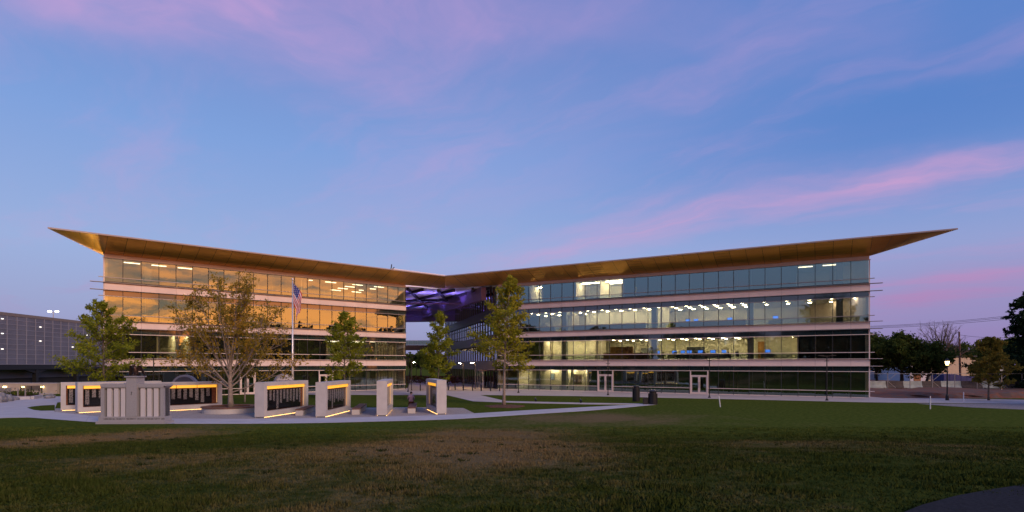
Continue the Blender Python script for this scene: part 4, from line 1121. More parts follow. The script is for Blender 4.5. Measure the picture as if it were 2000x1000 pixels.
tag(mr.build('mulch_ring', 'mulch', None, (c0.x + .1, c0.y, .0)), 'red brown mulch ring round the tall lime tree', 'mulch')
tree('young olive tree standing alone before the barriers, a road sign behind it', PG(1931, 59.7), 6.5, 2.7, 'cone', 'leaf_olive', 'bark', 1.5, 5600, .13, 41, .10, 36)
tree('round dark tree beside the end of the lit wing', PG(1712, 92), 8.7, 4.6, 'round', 'leaf_dark', 'bark_dark', 1.5, 9000, .22, 51, .24, 15, 'dark trees beyond the barriers')
tree('large round dark tree between the wing and the low curved tree', PG(1762, 88), 8.4, 4.8, 'round', 'leaf_dark', 'bark_dark', 1.2, 10000, .22, 52, .34, 17, 'dark trees beyond the barriers')
tree('low spreading dark tree with a curved trunk before the tan building', PG(1806, 86), 7.0, 4.4, 'round', 'leaf_dark', 'bark_dark', 1.2, 8500, .22, 53, .26, 15, 'dark trees beyond the barriers', lean=(.25, 0))
tree('bare branching tree rising behind the dark trees', PG(1834, 118), 12.6, 8.0, 'bare', None, 'bark', 4.0, 0, 0, 61, .38, 22)
tree('tall dark conifer at the fence with drooping layered branches', PG(2034, 76), 14.6, 7.4, 'conifer', 'leaf_conifer', 'bark_dark', .8, 26000, .20, 71, .3, 70)
for i, (px, Y, ht, rc) in enumerate(((1872, 135, 8.6, 6), (1905, 128, 7.6, 5.5), (1938, 120, 9.0, 6), (1975, 115, 9.0, 6))):
    tree(('dim rounded tree behind the tan building', 'dim tree behind the wooden utility pole', 'dim tree behind the young olive tree', 'dim tree beside the tall conifer')[i], PG(px, Y), ht, rc, 'round', 'leaf_dark', 'bark_dark', 1, 5500, .30, 80 + i, .3, 12, 'dim trees far beyond the barriers')
for i, (px, Y, ht, rc) in enumerate(((800, 190, 7.5, 5), (822, 176, 7.6, 5.5), (846, 182, 8.0, 6), (872, 170, 6.5, 5))):
    tree(('dark far tree showing beside the lamp posts of the courtyard', 'dark far tree behind the courtyard bollards', 'dark far tree behind the courtyard tree', 'dark far tree beside the bronze block')[i], PG(px, Y), ht, rc, 'round', 'leaf_dark', 'bark_dark', 1, 5000, .34, 90 + i, .3, 12, 'far trees beyond the courtyard')
# the wood behind the camera, which the glass mirrors
fw = []; rsw = np.random.default_rng(5)
for i in range(52):
    a = R(-122 + 4.8 * i) ; dist = 62 + 26 * rsw.random()
    cx_, cy_ = math.sin(a) * dist * 1.25, -math.cos(a) * dist
    ht = 13.0 + 3.0 * rsw.random()
    n = 1500; q_ = rsw.normal(size=(n, 3)); q_ /= np.linalg.norm(q_, axis=1)[:, None]; q_ *= (rsw.random(n) ** .4)[:, None]
    fw.append(np.stack([cx_ + q_[:, 0] * 7.5, cy_ + q_[:, 1] * 5, 1.7 + ht * .5 + q_[:, 2] * ht * .52], 1))
for (cx_, cy_, ht, rr) in ((-14, -30, 23.5, 8.0), (-2.5, -33, 17, 4.5)):
    n = 2600; q_ = rsw.normal(size=(n, 3)); q_ /= np.linalg.norm(q_, axis=1)[:, None]; q_ *= (rsw.random(n) ** .4)[:, None] * (.75 + .4 * rsw.random(n))[:, None]
    fw.append(np.stack([cx_ + q_[:, 0] * rr, cy_ + q_[:, 1] * rr * .8, ht * .66 + q_[:, 2] * ht * .36], 1))
stuff(tag(ob('far_wood', leaf_mesh('far_wood', np.concatenate(fw), .85, 'far_wood', rsw)), 'dark wood across the lawn, mirrored in the glass fronts', 'wood'))

# ------------------------------------------------------------------ flagpole and flag
FP = PG(571.5, 50.5); FZ = Z_at(543, 50.5)
fp = empty('flagpole', 'tall white metal flagpole behind the wall full of names', 'flagpole', (FP.x, FP.y, 0))
MB().lathe([(.17, 0), (.17, .12), (.095, .2), (.09, 3), (.05, FZ - .25)], 12).build('pole', 'steel_pole', fp, smooth=True)
MB().lathe([(.04, FZ - .25), (.08, FZ - .2), (.09, FZ - .1), (.05, FZ)], 10).build('finial', 'steel_pole', fp, smooth=True)
MB().lathe([(.35, 0), (.35, .06), (.18, .16)], 14).build('base_collar', 'granite_dark', fp)
fz = Z_at(553, 50.5)
fm = MB(); ns_, nt = 40, 26
def flag_pt(s, t_):
    x = .07 + .02 * s + .80 * math.sin(min(1, s * 1.55) * math.pi * .62) * (1 - .45 * t_) - .26 * max(0, s - .45) * 1.3 - .22 * t_ * math.sin(math.pi * min(1, s * 1.25))
    y = .10 * math.sin(9 * s + 3.5 * t_) * (0.3 + s) + .06 * math.sin(15 * t_ + 4 * s) * s
    z = -t_ * 1.65 * (1 - .50 * s) - s * 2.55 + .10 * math.sin(7 * t_ + 5 * s) * s
    return (x, y, z)
for i in range(ns_ + 1):
    for j in range(nt + 1): fm.v.append(flag_pt(i / ns_, j / nt))
for i in range(ns_):
    for j in range(nt):
        fm.f.append((i * (nt + 1) + j, (i + 1) * (nt + 1) + j, (i + 1) * (nt + 1) + j + 1, i * (nt + 1) + j + 1))
        k = (j // 2) % 2
        if j < 14 and i < 11: k = 1 if (i % 3 == 1 and j % 3 == 1) else 2
        fm.mi.append(k)
tag(fm.build('flag', ['flag_red', 'flag_white', 'flag_blue'], None, (FP.x, FP.y, fz), 0, smooth=True), 'stars and stripes flag hanging limp from the tall flagpole', 'flag')
# ------------------------------------------------------------------ person
def skinned(name, V_, E_, Rr, root=0, sub=2):
    me = bpy.data.meshes.new(name); me.from_pydata(V_, E_, []); o = bpy.data.objects.new(name, me); COL.objects.link(o)
    md = o.modifiers.new('skin', 'SKIN'); md.use_smooth_shade = True
    if not me.skin_vertices: bpy.context.view_layer.objects.active = o; bpy.ops.mesh.customdata_skin_add()
    for i, r in enumerate(Rr): me.skin_vertices[0].data[i].radius = r if hasattr(r, '__len__') else (r, r); me.skin_vertices[0].data[i].use_root = (i == root)
    sb = o.modifiers.new('sub', 'SUBSURF'); sb.levels = sub; sb.render_levels = sub
    bpy.context.view_layer.update(); dg = bpy.context.evaluated_depsgraph_get()
    nm = bpy.data.meshes.new_from_object(o.evaluated_get(dg)); bpy.data.objects.remove(o); nm.name = name
    nm.polygons.foreach_set('use_smooth', [True] * len(nm.polygons)); return nm
PP = PG(802.5, 48.55)
# the figure faces away from the camera (+Y), leaning forward over its knees
V_ = [(0, 0, .57), (0, .03, .74), (0, .08, .94), (0, .14, 1.10), (0, .18, 1.17), (0, .22, 1.24), (0, .25, 1.33), (0, .25, 1.40),
      (.19, .12, 1.07), (.27, .16, .86), (.20, .42, .72), (.12, .54, .66), (-.19, .12, 1.07), (-.27, .16, .86), (-.20, .42, .72), (-.12, .54, .66),
      (.11, .05, .56), (.20, .46, .53), (.22, .42, .12), (.23, .56, .05), (-.11, .05, .56), (-.20, .46, .53), (-.22, .42, .12), (-.23, .56, .05)]
E_ = [(0, 1), (1, 2), (2, 3), (3, 4), (4, 5), (5, 6), (6, 7), (3, 8), (8, 9), (9, 10), (10, 11), (3, 12), (12, 13), (13, 14), (14, 15), (0, 16), (16, 17), (17, 18), (18, 19), (0, 20), (20, 21), (21, 22), (22, 23)]
Rr = [(.17, .14), (.165, .125), (.19, .125), (.17, .11), .062, .085, .105, .075, .085, .062, .048, .04, .085, .062, .048, .04, .105, .08, .055, .045, .105, .08, .055, .045]
pm = skinned('body', V_, E_, Rr)
for n_ in ('shirt', 'skin', 'trousers', 'shoe'): pm.materials.append(MATS[n_])
for p in pm.polygons:
    c_ = p.center
    if c_.z > 1.185: k = 1
    elif c_.z < .10: k = 3
    elif c_.z < .64 and not (c_.y > .34 and c_.z > .60): k = 2
    elif c_.y > .47 and c_.z < .74: k = 1
    else: k = 0
    p.material_index = k
pe = empty('person', 'person in a mauve shirt and brown trousers sitting on the stone bench, back turned', 'person', (PP.x, PP.y, 0), R(4))
ob('body', pm, pe)
hm = MB().blob((0, .235, 1.375), (.112, .122, .10), 14, 8)
hm.f = [f_ for f_ in hm.f if sum(hm.v[i][2] - .25 * (hm.v[i][1] - .235) for i in f_) / 4 > 1.315]; hm.mi = [0] * len(hm.f)
hm.build('hair', 'hair', pe, smooth=True)
for s in (-1, 1):
    MB().blob((s * .108, .25, 1.31), (.018, .03, .035), 8, 5).build('ear', 'skin', pe, smooth=True)
    hd = MB().blob((s * .10, .575, .64), (.040, .055, .022), 10, 6)
    for k in range(4):
        xk = s * (.065 + .024 * k); Lk = (.070, .082, .078, .062)[k]
        hd.tube([(xk, .61, .642), (xk, .61 + Lk * .5, .636), (xk, .61 + Lk * .85, .612)], [.010, .009, .007], 6)
    hd.tube([(s * .062, .565, .645), (s * .035, .60, .640), (s * .025, .632, .630)], [.012, .010, .008], 6)
    hd.build('hand', 'skin', pe, smooth=True)
fcm = MB().tube([(0, .345, 1.335), (0, .368, 1.30), (0, .352, 1.29)], [.010, .018, .010], 6)
for s in (-1, 1): fcm.blob((s * .038, .342, 1.345), (.014, .008, .009), 8, 5)
fcm.box(-.028, .028, .335, .345, 1.255, 1.265).build('face_features', 'skin', pe, smooth=True)
# ------------------------------------------------------------------ street furniture
def lamp_post(label, P, ht, group='black lamp posts along the building walk'):
    e = empty('lamp_post', label, 'lamp post', (P.x, P.y, 0), 0, group)
    MB().lathe([(.16, 0), (.16, .10), (.09, .16), (.055, .3), (.05, ht - .12)], 10).build('pole', 'black_metal', e)
    MB().box(-.62, .62, -.035, .035, ht - .14, ht - .08).build('cross_arm', 'black_metal', e)
    for s in (-1, 1): MB().box(s * .62 - .26, s * .62 + .26, -.15, .15, ht - .08, ht).build('lamp_head', 'black_metal', e)
    MB().box(-.24, .24, -.03, .03, ht - .66, ht - .60).build('banner_arm', 'black_metal', e)
    return e
lamp_post('black lamp post before the door nearest the lobby of the lit wing', PG(1187.5, 69.5), 4.55)
lamp_post('black lamp post beside the second glass door of the lit wing', PG(1385.5, 64.2), 4.9)
lamp_post('black lamp post before the dark end of the lit wing', PG(1615, 59.2), 4.8)
lamp_post('black lamp post behind the tall lime tree', PG(1012.5, 75.5), 4.6)
lamp_post('black lamp post above the eagle monument, before the mirrored wing', PG(300, 58), 4.9)
lamp_post('black lamp post at the courtyard corner of the mirrored wing', PG(797, 78.5), 4.9)
def single_lamp(label, P, ht, lit):
    e = empty('courtyard_lamp', label, 'lamp post', (P.x, P.y, 0), 0, 'slim lamps in the courtyard')
    MB().lathe([(.14, 0), (.14, .10), (.06, .2), (.05, ht)], 8).build('pole', 'bronze_dark', e)
    MB().box(-.75, .06, -.06, .06, ht, ht + .07).build('arm', 'bronze_dark', e)
    MB().box(-.74, -.30, -.05, .05, ht - .025, ht).build('lamp', 'lamp_court' if lit else 'black_metal', e)
single_lamp('slim unlit courtyard lamp right beside the courtyard corner lamp post', PG(803.8, 82), 4.4, False)
single_lamp('slim lit lamp in the courtyard, farther from the vestibule', PG(905, 92), 4.0, True)
single_lamp('slim lit lamp in the courtyard beside the vestibule', PG(928, 88), 4.05, True)
single_lamp('slim lit lamp far behind the courtyard', PG(813, 120), 4.3, True)
for px, py in ((821, 763.5), (876, 762), (889, 762), (905, 763), (923, 763.5), (940, 764), (958, 764), (976, 764)):
    P = Vector(G(px, py)); 
    tag(MB().lathe([(.085, 0), (.085, .84), (.07, .90), (.03, .92)], 9).build('bollard', 'black_metal', None, (P.x, P.y, .02), smooth=False),
        'short black bollard in the row across the courtyard', 'bollard', 'bollards across the courtyard')
def litter_bin(P, r, h, dome, label):
    e = empty('litter_bin', label, 'bin', (P.x, P.y, 0), 0)
    MB().lathe([(r * .94, 0), (r * .96, .05), (r, .08), (r, h)], 20).build('drum', 'black_plastic', e)
    for i in range(14):
        a = i * 2 * math.pi / 14; MB().box(-.02, .02, -.012, .012, .08, h - .04).build('slat', 'black_metal', e, (r * 1.02 * math.cos(a), r * 1.02 * math.sin(a), 0), a + math.pi / 2)
    for k in range(4):
        a = math.pi / 4 + k * math.pi / 2; MB().box(-.03, .03, -.02, .02, h, h + .22).build('lid_post', 'black_metal', e, (r * .8 * math.cos(a), r * .8 * math.sin(a), 0), a)
    MB().lathe([(r * .78, h - .1), (r * .78, h + .21)], 16).build('liner', 'black_plastic', e)
    MB().lathe([(r * 1.12, h + .20), (r * 1.12, h + .24), (r * .95, h + .24 + dome * .5), (r * .5, h + .24 + dome * .9), (.03, h + .24 + dome)], 20).build('lid', 'bin_lid', e, smooth=False)
B1 = Vector(G(1275, 790.0))
litter_bin(B1, .42, 1.05, .17, 'round black litter bin with a domed lid at the end of the concrete walk')
litter_bin(B1 + Vector((-.62, 4.4)), .36, 1.35, .06, 'taller flat topped black bin just behind the domed litter bin')
bx_ = empty('black_box', 'low black box standing beside the domed litter bin', 'box', (B1.x - .68, B1.y + .1, 0))
MB().box(-.20, .20, -.22, .22, 0, .62).build('casing', 'black_plastic', bx_); MB().box(-.22, .22, -.24, .24, .62, .67).build('lid', 'black_plastic', bx_)
for px, py, lb in ((1046, 785, 'small black ground floodlight near the tall lime tree'), (1134, 787.5, 'small black ground floodlight between the walk and the lamp post')):
    P = Vector(G(px, py)); e = empty('ground_floodlight', lb, 'floodlight', (P.x, P.y, 0))
    MB().box(-.09, .09, -.09, .09, 0, .05).tube([(0, 0, .05), (0, 0, .16)], .03, 6).build('stand', 'black_metal', e)
    MB().tube([(-.02, .06, .34), (.03, -.10, .18)], [.10, .13], 10).build('housing', 'black_metal', e)
    MB().tube([(-.023, .065, .35), (-.027, .072, .357)], [.085, .085], 10).build('lens', 'white_plastic', e)
for px, py, h, lean, lb in ((1407, 795, 1.0, -.13, 'leaning white marker stake in the lawn beyond the bins'), (1817, 799, 1.10, .0, 'white marker stake at the edge of the lawn'), (1882, 785, 1.0, .0, 'white marker stake in front of the red dirt bank')):
    P = Vector(G(px, py)); tag(MB().tube([(0, 0, -.05), (lean, 0, h * .96), (lean * 1.03, 0, h)], [.045, .042, .02], 7).build('marker_stake', 'white_plastic', None, (P.x, P.y, 0)), lb, 'stake')
# old style lantern
P = PG(1850, 59.6); e = empty('lantern_post', 'lit old style lantern on a black post before the barriers', 'lamp post', (P.x, P.y, 0))
lh = Z_at(713, 59.6)
MB().lathe([(.17, 0), (.15, .5), (.07, .7), (.055, lh - .15), (.10, lh - .08), (.12, lh)], 10).build('post', 'black_metal', e)
MB().lathe([(.12, lh), (.20, lh + .40)], 8).build('lantern_glass', 'lamp_warm', e)
for k in range(8):
    a = k * math.pi / 4; MB().tube([(.125 * math.cos(a), .125 * math.sin(a), lh), (.21 * math.cos(a), .21 * math.sin(a), lh + .41)], .014, 4).build('lantern_bar', 'black_metal', e)
MB().lathe([(.27, lh + .40), (.16, lh + .56), (.05, lh + .66), (.02, lh + .78)], 8).build('lantern_roof', 'black_metal', e)

# ------------------------------------------------------------------ right hand side beyond the wing
rs = random.Random(21)
bp = MB(); nu = 60
prof = [(-.9, 0), (-.6, .35), (-.35, .75), (.1, .95), (1.4, 1.0), (6.0, 1.02), (40, 1.05)]
gx = [X_at(1700, 66) + i * (62 / nu) for i in range(nu + 1)]
for i in range(nu + 1):
    for k, (v, z) in enumerate(prof):
        j = 0 if k in (0, 6) else 1
        bp.v.append((gx[i], 64.5 + v * 1.6 + j * rs.uniform(-.35, .35) + (i / nu) * 1.0, max(-.02, min(1, i / 5) * (z * (.62 + .10 * math.sin(i * .5)) + j * rs.uniform(-.09, .09)) - (.03 if k == 0 else 0))))
np_ = len(prof)
for i in range(nu):
    for k in range(np_ - 1): bp.f.append((i * np_ + k, (i + 1) * np_ + k, (i + 1) * np_ + k + 1, i * np_ + k + 1)); bp.mi.append(0)
struct(bp.build('dirt_bank', 'dirt'))
# barriers on top of the bank
YB = 77.0; x = X_at(1692, YB); ZB = .62
k = 0
pale_lb = ['pale concrete barrier beside the end of the wing', 'pale concrete barrier under the round dark tree', 'pale concrete barrier before the white building', 'pale concrete barrier beside the lantern post', 'pale concrete barrier left of the road sign', 'pale concrete barrier before the conifer']
widths = [2.6, 2.35, 2.6, 2.55, 2.75, 2.85, 3.0, 3.0, 3.2, 3.2]
for k, w_ in enumerate(widths):
    dark = k % 2 == 1
    e = empty('barrier', ('dark mesh covered barrier between two pale ones' if dark else 'pale grey concrete barrier in the row on the dirt bank'), 'barrier', (x, YB, ZB - .05), 0, 'dark barriers on the bank' if dark else 'pale barriers on the bank')
    mb = MB(); pr = [(-.30, 0), (-.30, .12), (-.14, .42), (-.09, .98), (.09, .98), (.14, .42), (.30, .12), (.30, 0)]
    a, b_ = [(.02, y, z) for y, z in pr], [(w_ - .02, y, z) for y, z in pr]
    mb.face(a); mb.face(b_[::-1])
    for i in range(len(pr) - 1): mb.face([a[i], b_[i], b_[i + 1], a[i + 1]][::-1])
    mb.build('body', 'barrier_dark' if dark else 'barrier_pale', e)
    for s in (.3, w_ - .3): MB().box(s - .12, s + .12, -.302, -.25, .0, .07).build('foot_slot', 'joint', e)
    x += w_
# fence of pipes
fx0 = X_at(1690, 75.5); e = empty('pipe_fence', 'galvanised pipe fence with diagonal braces in front of the barriers', 'fence', (fx0, 75.5, ZB - .05))
xx = 0; pn = 0
while xx < 27:
    MB().tube([(xx, 0, -.1), (xx, 0, 2.0)], .045, 6).build('post', 'galv', e); xx += 3.0
MB().tube([(0, 0, 2.0), (27, 0, 2.0)], .025, 5).build('top_rail', 'galv', e)
for xx in (3.0, 9.0, 15.0, 18.0, 21.0):
    MB().tube([(xx, .02, 1.0), (xx + 1.1, .02, 1.95)], .03, 5).build('brace', 'galv', e); MB().tube([(xx, .02, 1.0), (xx + 1.1, .02, .1)], .03, 5).build('brace', 'galv', e)
# far white and tan buildings
e = empty('white_building', 'low white building with dark openings behind the round dark trees', 'building', (X_at(1700, 118), 118, 0))
w1 = X_at(1815, 118) - X_at(1700, 118)
MB().box(0, w1, 0, 14, 0, 5.6).build('wall', 'white_wall', e); MB().box(-.3, w1 + .3, -.3, 14.3, 5.6, 5.85).build('roof', 'roof_dark', e)
MB().box(0, w1 * .62, -1.6, 0, 3.3, 3.55).build('awning', 'white_wall', e)
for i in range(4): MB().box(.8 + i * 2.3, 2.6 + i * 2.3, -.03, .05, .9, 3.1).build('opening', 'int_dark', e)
for i in range(4): MB().box(.45 + i * 2.3, .65 + i * 2.3, -1.55, -1.4, 0, 3.3).build('post', 'white_wall', e)
e = empty('tan_building', 'low tan building lit by two wall lamps behind the lantern post', 'building', (X_at(1778, 108), 108, 0))
w1 = X_at(1905, 108) - X_at(1778, 108)
MB().box(0, w1 * .27, 0, 10, 0, 5.3).build('pale_wall', 'white_wall', e)
MB().box(w1 * .27, w1, 0, 10, 0, 5.1).build('wall', 'tan_wall', e); MB().box(-.2, w1 + .2, -.2, 10.2, 5.3, 5.5).build('roof', 'roof_dark', e)
MB().box(w1 * .05, w1 * .16, -.03, .04, 0, 2.6).build('door', 'shelf_wood', e)
for z in (3.6, 3.0): MB().box(w1 * .28, w1 * .60, -.08, -.001, z, z + .12).build('band', 'tan_wall', e)
for fx in (.36, .46): MB().box(w1 * fx - .2, w1 * fx + .2, -.35, -.02, 4.55, 4.8).build('wall_lamp', 'lamp_warm', e)
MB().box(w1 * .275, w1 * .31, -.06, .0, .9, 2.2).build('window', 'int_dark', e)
# covered trailer with a blue tarp
P = PG(1868, 98); e = empty('tarp_shelter', 'dark blue tarp covered shelter in front of the tan building', 'shelter', (P.x, P.y, ZB - .1))
mb = MB(); pts0 = [(-2.2, 0, 0), (-2.2, 0, 1.55), (-.1, 0, 1.6), (2.6, 0, .95), (2.6, 0, 0)]
mb.face(pts0[::-1]); mb.face([(p[0], 3, p[2]) for p in pts0])
for i in range(len(pts0) - 1): a, b_ = pts0[i], pts0[i + 1]; mb.face([a, b_, (b_[0], 3, b_[2]), (a[0], 3, a[2])])
mb.build('cover', 'tarp', e)
for i in range(5): MB().tube([(-2.2 + i * 1.0, -.01, .02), (-2.2 + i * 1.0, -.01, 1.5)], .025, 4).build('rib', 'tarp', e)
MB().box(2.7, 7.2, .2, 2.6, .3, 1.25).build('low_cover', 'tarp', e)
# utility pole and wires
P = PG(1876, 100); ph = Z_at(648, 100)
e = empty('utility_pole', 'brown wooden utility pole behind the lantern post', 'pole', (P.x, P.y, 0))
MB().tube([(0, 0, 0), (-.25, 0, ph)], [.19, .13], 9).build('pole', 'wood_pole', e)
MB().box(-.05 - .25, .05 - .25, -.2, .0, ph - 1.2, ph - .9).build('bracket', 'galv', e)
def wire(pts, label, r=.03):
    P0, P1 = pts; mb = MB(); v = []
    for i in range(15):
        s = i / 14; v.append((P0[0] + (P1[0] - P0[0]) * s, P0[1] + (P1[1] - P0[1]) * s, P0[2] + (P1[2] - P0[2]) * s - 4 * .9 * s * (1 - s)))
    mb.tube([Vector(q_) - Vector(v[0]) for q_ in v], r, 5)
    tag(mb.build('overhead_wire', 'wire', None, v[0]), label, 'wire', 'overhead wires')
for k, (ya, yb) in enumerate(((637, 609), (638.5, 612), (640, 616))):
    wire(((X_at(1600, 130), 130, Z_at(ya + 2, 130)), (X_at(2080, 112), 112, Z_at(yb - 6, 112))), ('topmost', 'middle', 'lowest')[k] + ' of three thin black overhead wires sagging above the dark trees', .035)
wire(((P.x - .2, P.y, Z_at(654, 100)), (X_at(2080, 95), 95, Z_at(644, 95))), 'thin black wire running from the utility pole towards the conifer', .025)
P = PG(1957, 71.0); e = empty('road_sign', 'white speed limit sign behind the young olive tree', 'sign', (P.x, P.y, .5))
zt, zb_ = Z_at(715, 71) - .5, Z_at(726.5, 71) - .5
MB().box(-.03, .03, .02, .06, 0, zt).build('post', 'galv', e)
MB().box(-.30, .30, -.015, .015, zb_, zt).build('plate', 'sign_white', e)
def text(body, size, parent, loc, mat):
    cu = bpy.data.curves.new('lettering', 'FONT'); cu.body = body; cu.size = size; cu.align_x = 'CENTER'; cu.extrude = .004
    o = bpy.data.objects.new('lettering', cu); COL.objects.link(o); bpy.context.view_layer.update()
    me = bpy.data.meshes.new_from_object(o.evaluated_get(bpy.context.evaluated_depsgraph_get())); bpy.data.objects.remove(o)
    me.materials.clear(); me.materials.append(smat(mat)); q_ = ob('lettering', me, parent, loc); q_.rotation_euler = (R(90), 0, 0)
text('25', .42, e, (0, -.02, zb_ + .10), 'black_plastic'); text('SPEED', .12, e, (0, -.02, zt - .14), 'black_plastic'); text('LIMIT', .12, e, (0, -.02, zt - .26), 'black_plastic')

# ------------------------------------------------------------------ garage and terrace at the left
GA = Vector((X_at(-60, 96.5), 96.5)); GB = Vector((X_at(172, 127), 127))
gd = (GB - GA).normalized(); GL = (GB - GA).length + 24; GA2 = GA - gd * 6
gr = empty('parking_garage', 'grey metal mesh clad parking garage with small lights behind the green tree', 'parking garage', (GA2.x, GA2.y, 0), math.atan2(gd.y, gd.x))
# local x runs away from the camera, the face looks to -y
GT_ = 13.45; GBOT = 3.85
MB().box(0, GL + 6, 1.2, 30, 0, GT_ - 1.4).build('core', 'garage_dark', gr)
MB().box(0, GL + 6, -.1, 1.6, GT_ - .55, GT_).build('parapet', 'garage_deck', gr)
nb = 26; bwid = (GL + 6) / nb; rowsg = [GBOT, 4.9, 5.75, 6.7, 7.6, 8.6, 9.5, 10.4, 11.3, 12.15, 12.9]
pm1 = None
for i in range(nb):
    for j in range(len(rowsg) - 1):
        MB().box(i * bwid + .07, (i + 1) * bwid - .07, -.02 + .02 * ((i + j) % 2), .04, rowsg[j] + .06, rowsg[j + 1] - .06).build('mesh_panel', 'garage_mesh', gr)
    MB().box(i * bwid - .06, i * bwid + .06, -.08, .10, GBOT, 12.9).build('fin', 'garage_fin', gr)
for z in rowsg: MB().box(0, GL + 6, -.06, .08, z - .05, z + .05).build('rail', 'garage_fin', gr)
for (i, j) in ((5, 8), (9, 7), (15, 6), (5, 5), (2, 5), (9, 4), (2, 2), (5, 2), (13, 3), (18, 5), (1, 8)):
    tag(put(MB().box(-.24, .24, -.08, 0, -.06, .06).build('garage_light', 'lamp_garage'), gr, (i + .5) * bwid, -.05, rowsg[j] + .9), 'small white light glowing through the garage mesh', 'light', 'lights on the garage front')
MB().box(0, GL + 6, -1.6, 1.2, GBOT - 1.0, GBOT - .05).build('arcade_beam', 'black_metal', gr)
MB().box(0, GL + 6, .9, 1.1, 1.2, GBOT - 1.0).build('rear_screen', 'garage_mesh', gr)
for i in range(5):
    u = 8.0 + i * 11.5
    MB().box(u - .35, u + .35, -1.4, -.7, 0, GBOT - 1.0).build('column', 'black_metal', gr)
    for s in (-1, 1): MB().face([(u, -1.3, GBOT - 1.0), (u + s * 3.2, -1.3, GBOT - 1.0), (u + s * .35, -1.3, GBOT - 1.8)]).face([(u, -.8, GBOT - 1.0), (u + s * .35, -.8, GBOT - 1.8), (u + s * 3.2, -.8, GBOT - 1.0)]).face([(u + s * .35, -1.3, GBOT - 1.8), (u + s * 3.2, -1.3, GBOT - 1.0), (u + s * 3.2, -.8, GBOT - 1.0), (u + s * .35, -.8, GBOT - 1.8)]).build('bracket', 'black_metal', gr)
P = gd * 27 + GA2; rl = empty('roof_floodlight', 'twin white floodlight on a mast above the garage roof', 'floodlight', (X_at(104, 118), 118, GT_ - .1))
MB().tube([(0, 0, 0), (0, 0, 1.5)], .07, 6).build('mast', 'galv', rl)
for s in (-1, 1): MB().blob((s * .75, 0, 1.55), (.42, .25, .2), 10, 6).build('lamp', 'lamp_white', rl)
MB().box(-.9, .9, -.05, .05, 1.38, 1.44).build('arm', 'galv', rl)
# retaining wall, sconces, terrace
YW = 73.0; xw0, xw1 = X_at(-120, YW), X_at(112, YW)
tw = empty('terrace_wall', 'tan concrete terrace wall with three glowing sconces below the garage', 'wall', (xw0, YW, 0))
Lw = xw1 - xw0; zt = Z_at(749, YW)
for i in range(7): MB().box(Lw * i / 7 + .01, Lw * (i + 1) / 7 - .01, 0, .4, 0, zt).build('wall_panel', 'tan_conc', tw)
MB().box(-.1, Lw, -.05, .5, zt, zt + .08).build('coping', 'concrete', tw)
for px in (10, 46, 83):
    xl = X_at(px, YW) - xw0; MB().box(xl - .16, xl + .16, -.14, -.005, zt - .52, zt - .34).build('sconce', 'lamp_warm', tw)
    MB().box(xl - .20, xl + .20, -.17, 0, zt - .34, zt - .30).build('sconce_hood', 'black_metal', tw)
MB().box(Lw * .5, Lw, -2.4, -.01, -.1, .12).build('terrace_step', 'concrete_warm', tw)
P = PG(58, 70.5); e = empty('garden_bench', 'dark metal bench on the terrace before the tan wall', 'bench', (P.x, P.y, .12), R(8))
for i in range(5): MB().box(-1.25, 1.25, -.28 + i * .11, -.20 + i * .11, .42, .45).build('seat_slat', 'black_metal', e)
for i in range(5): MB().box(-1.25, 1.25, .30 + i * .02, .33 + i * .02, .50 + i * .11, .58 + i * .11).build('back_slat', 'black_metal', e)
for s in (-1.2, 0, 1.2): MB().box(s - .03, s + .03, -.28, -.22, 0, .64).box(s - .03, s + .03, .28, .34, 0, 1.0).box(s - .03, s + .03, -.22, .28, .38, .42).build('leg', 'black_metal', e)
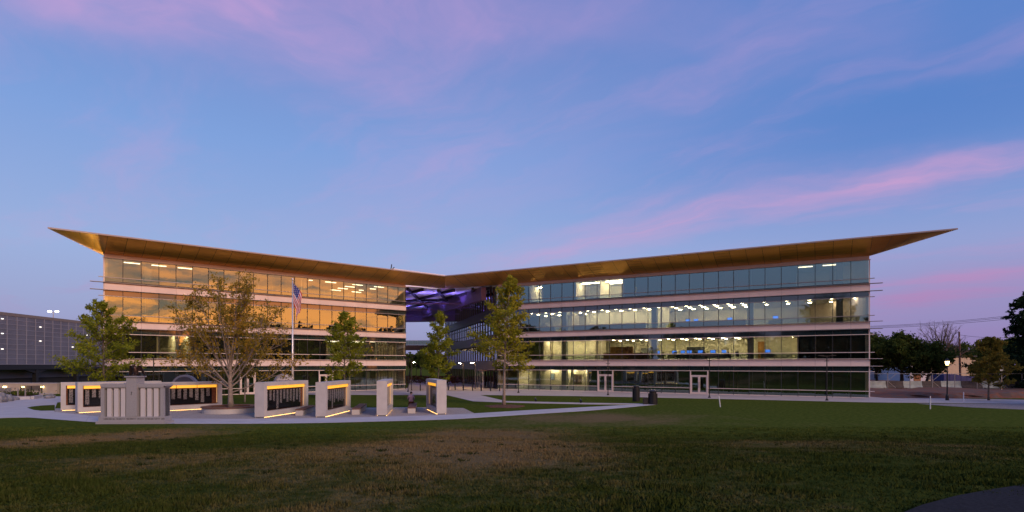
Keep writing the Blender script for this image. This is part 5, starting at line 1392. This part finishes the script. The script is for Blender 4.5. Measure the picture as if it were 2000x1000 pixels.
# curved planting bed with a low kerb wall
bed = empty('planting_bed', 'mulched planting bed with a curved low kerb before the terrace', 'planting bed', (*G(55, 777), 0))
oX, oY = G(55, 777)
rim = [G(*p) for p in ((-40, 776), (10, 778), (40, 780.5), (60, 780), (78, 777), (82, 774), (60, 772), (0, 771), (-40, 771))]
MB().prism([(p[0] - oX, p[1] - oY) for p in rim], 0, .18).build('mulch_bed', 'mulch', bed)
for i in range(4):
    a, b_ = Vector(rim[i]), Vector(rim[i + 1]); u = (b_ - a).normalized(); n_ = Vector((u.y, -u.x)) * .3
    MB().prism([(p.x - oX, p.y - oY) for p in (a, b_, b_ + n_, a + n_)], 0, .34).build('kerb_stone', 'concrete', bed)
cl_ = []
rr = np.random.default_rng(3)
for px, py in ((8, 774), (20, 775), (30, 773.5), (44, 775.5), (58, 775), (-12, 775)):
    x, y = G(px, py); cl_.append(np.stack([x - oX + rr.normal(size=160) * .5, y - oY + rr.normal(size=160) * .5, .25 + np.abs(rr.normal(size=160)) * .22], 1))
ob('shrubs', leaf_mesh('shrubs', np.concatenate(cl_), .12, 'leaf_dark', rr), bed)['kind'] = 'stuff'
P = PG(11, 66); rf = empty('slatted_railing', 'pale slatted railing beside the boulders', 'railing', (X_at(-30, 66), 66, 0))
wq = X_at(22, 66) - X_at(-30, 66)
for i in range(16): MB().box(wq * i / 16, wq * i / 16 + .10, 0, .06, .1, 1.0).build('slat', 'galv', rf)
MB().box(-.05, wq + .05, -.02, .08, 1.0, 1.08).build('top_rail', 'galv', rf); MB().box(-.05, wq + .05, -.02, .08, .02, .10).build('bottom_rail', 'galv', rf)
for px in (35, 49.5):
    P = PG(px, 64); tag(MB().lathe([(.07, 0), (.07, 1.0), (.05, 1.06)], 8).build('handrail_post', 'galv', None, (P.x, P.y, 0)), 'pale post standing beside the planting bed', 'post', 'posts beside the planting bed')
for i, (px, py, a, b_, c_) in enumerate(((-4, 786, 1.9, 1.2, .95), (14, 783.5, 1.6, 1.0, .7), (-25, 781, 2.2, 1.3, 1.1), (28, 781.5, .8, .6, .35), (97, 778, 1.3, .7, .45))):
    x, y = G(px, py); rs = random.Random(i)
    tag(MB().blob((0, 0, c_ * .3), (a * .62, b_ * .62, c_ * .72), 9, 6, 0, .16, rs).build('boulder', 'boulder', None, (x, y, 0), rs.random() * 3),
        ('large grey boulder at the frame edge of the plaza, in front of the railing', 'grey boulder leaning beside the planting bed kerb', 'tall grey boulder under the slatted railing', 'small grey stone beside the planting bed kerb', 'flat grey boulder beside the memorial wall at the garage end')[i], 'boulder', 'boulders beside the planting bed')
# hedge and low wall closing the courtyard
hb = MB(); rr = np.random.default_rng(9)
C_ = np.stack([X_at(835, 112) + (rr.random(1500) - .5) * 14, 112 + rr.normal(size=1500) * .6, .2 + rr.random(1500) * 1.3], 1)
tag(ob('hedge', leaf_mesh('hedge', C_, .22, 'hedge_red', rr)), 'low russet hedge behind the courtyard bollards', 'hedge')
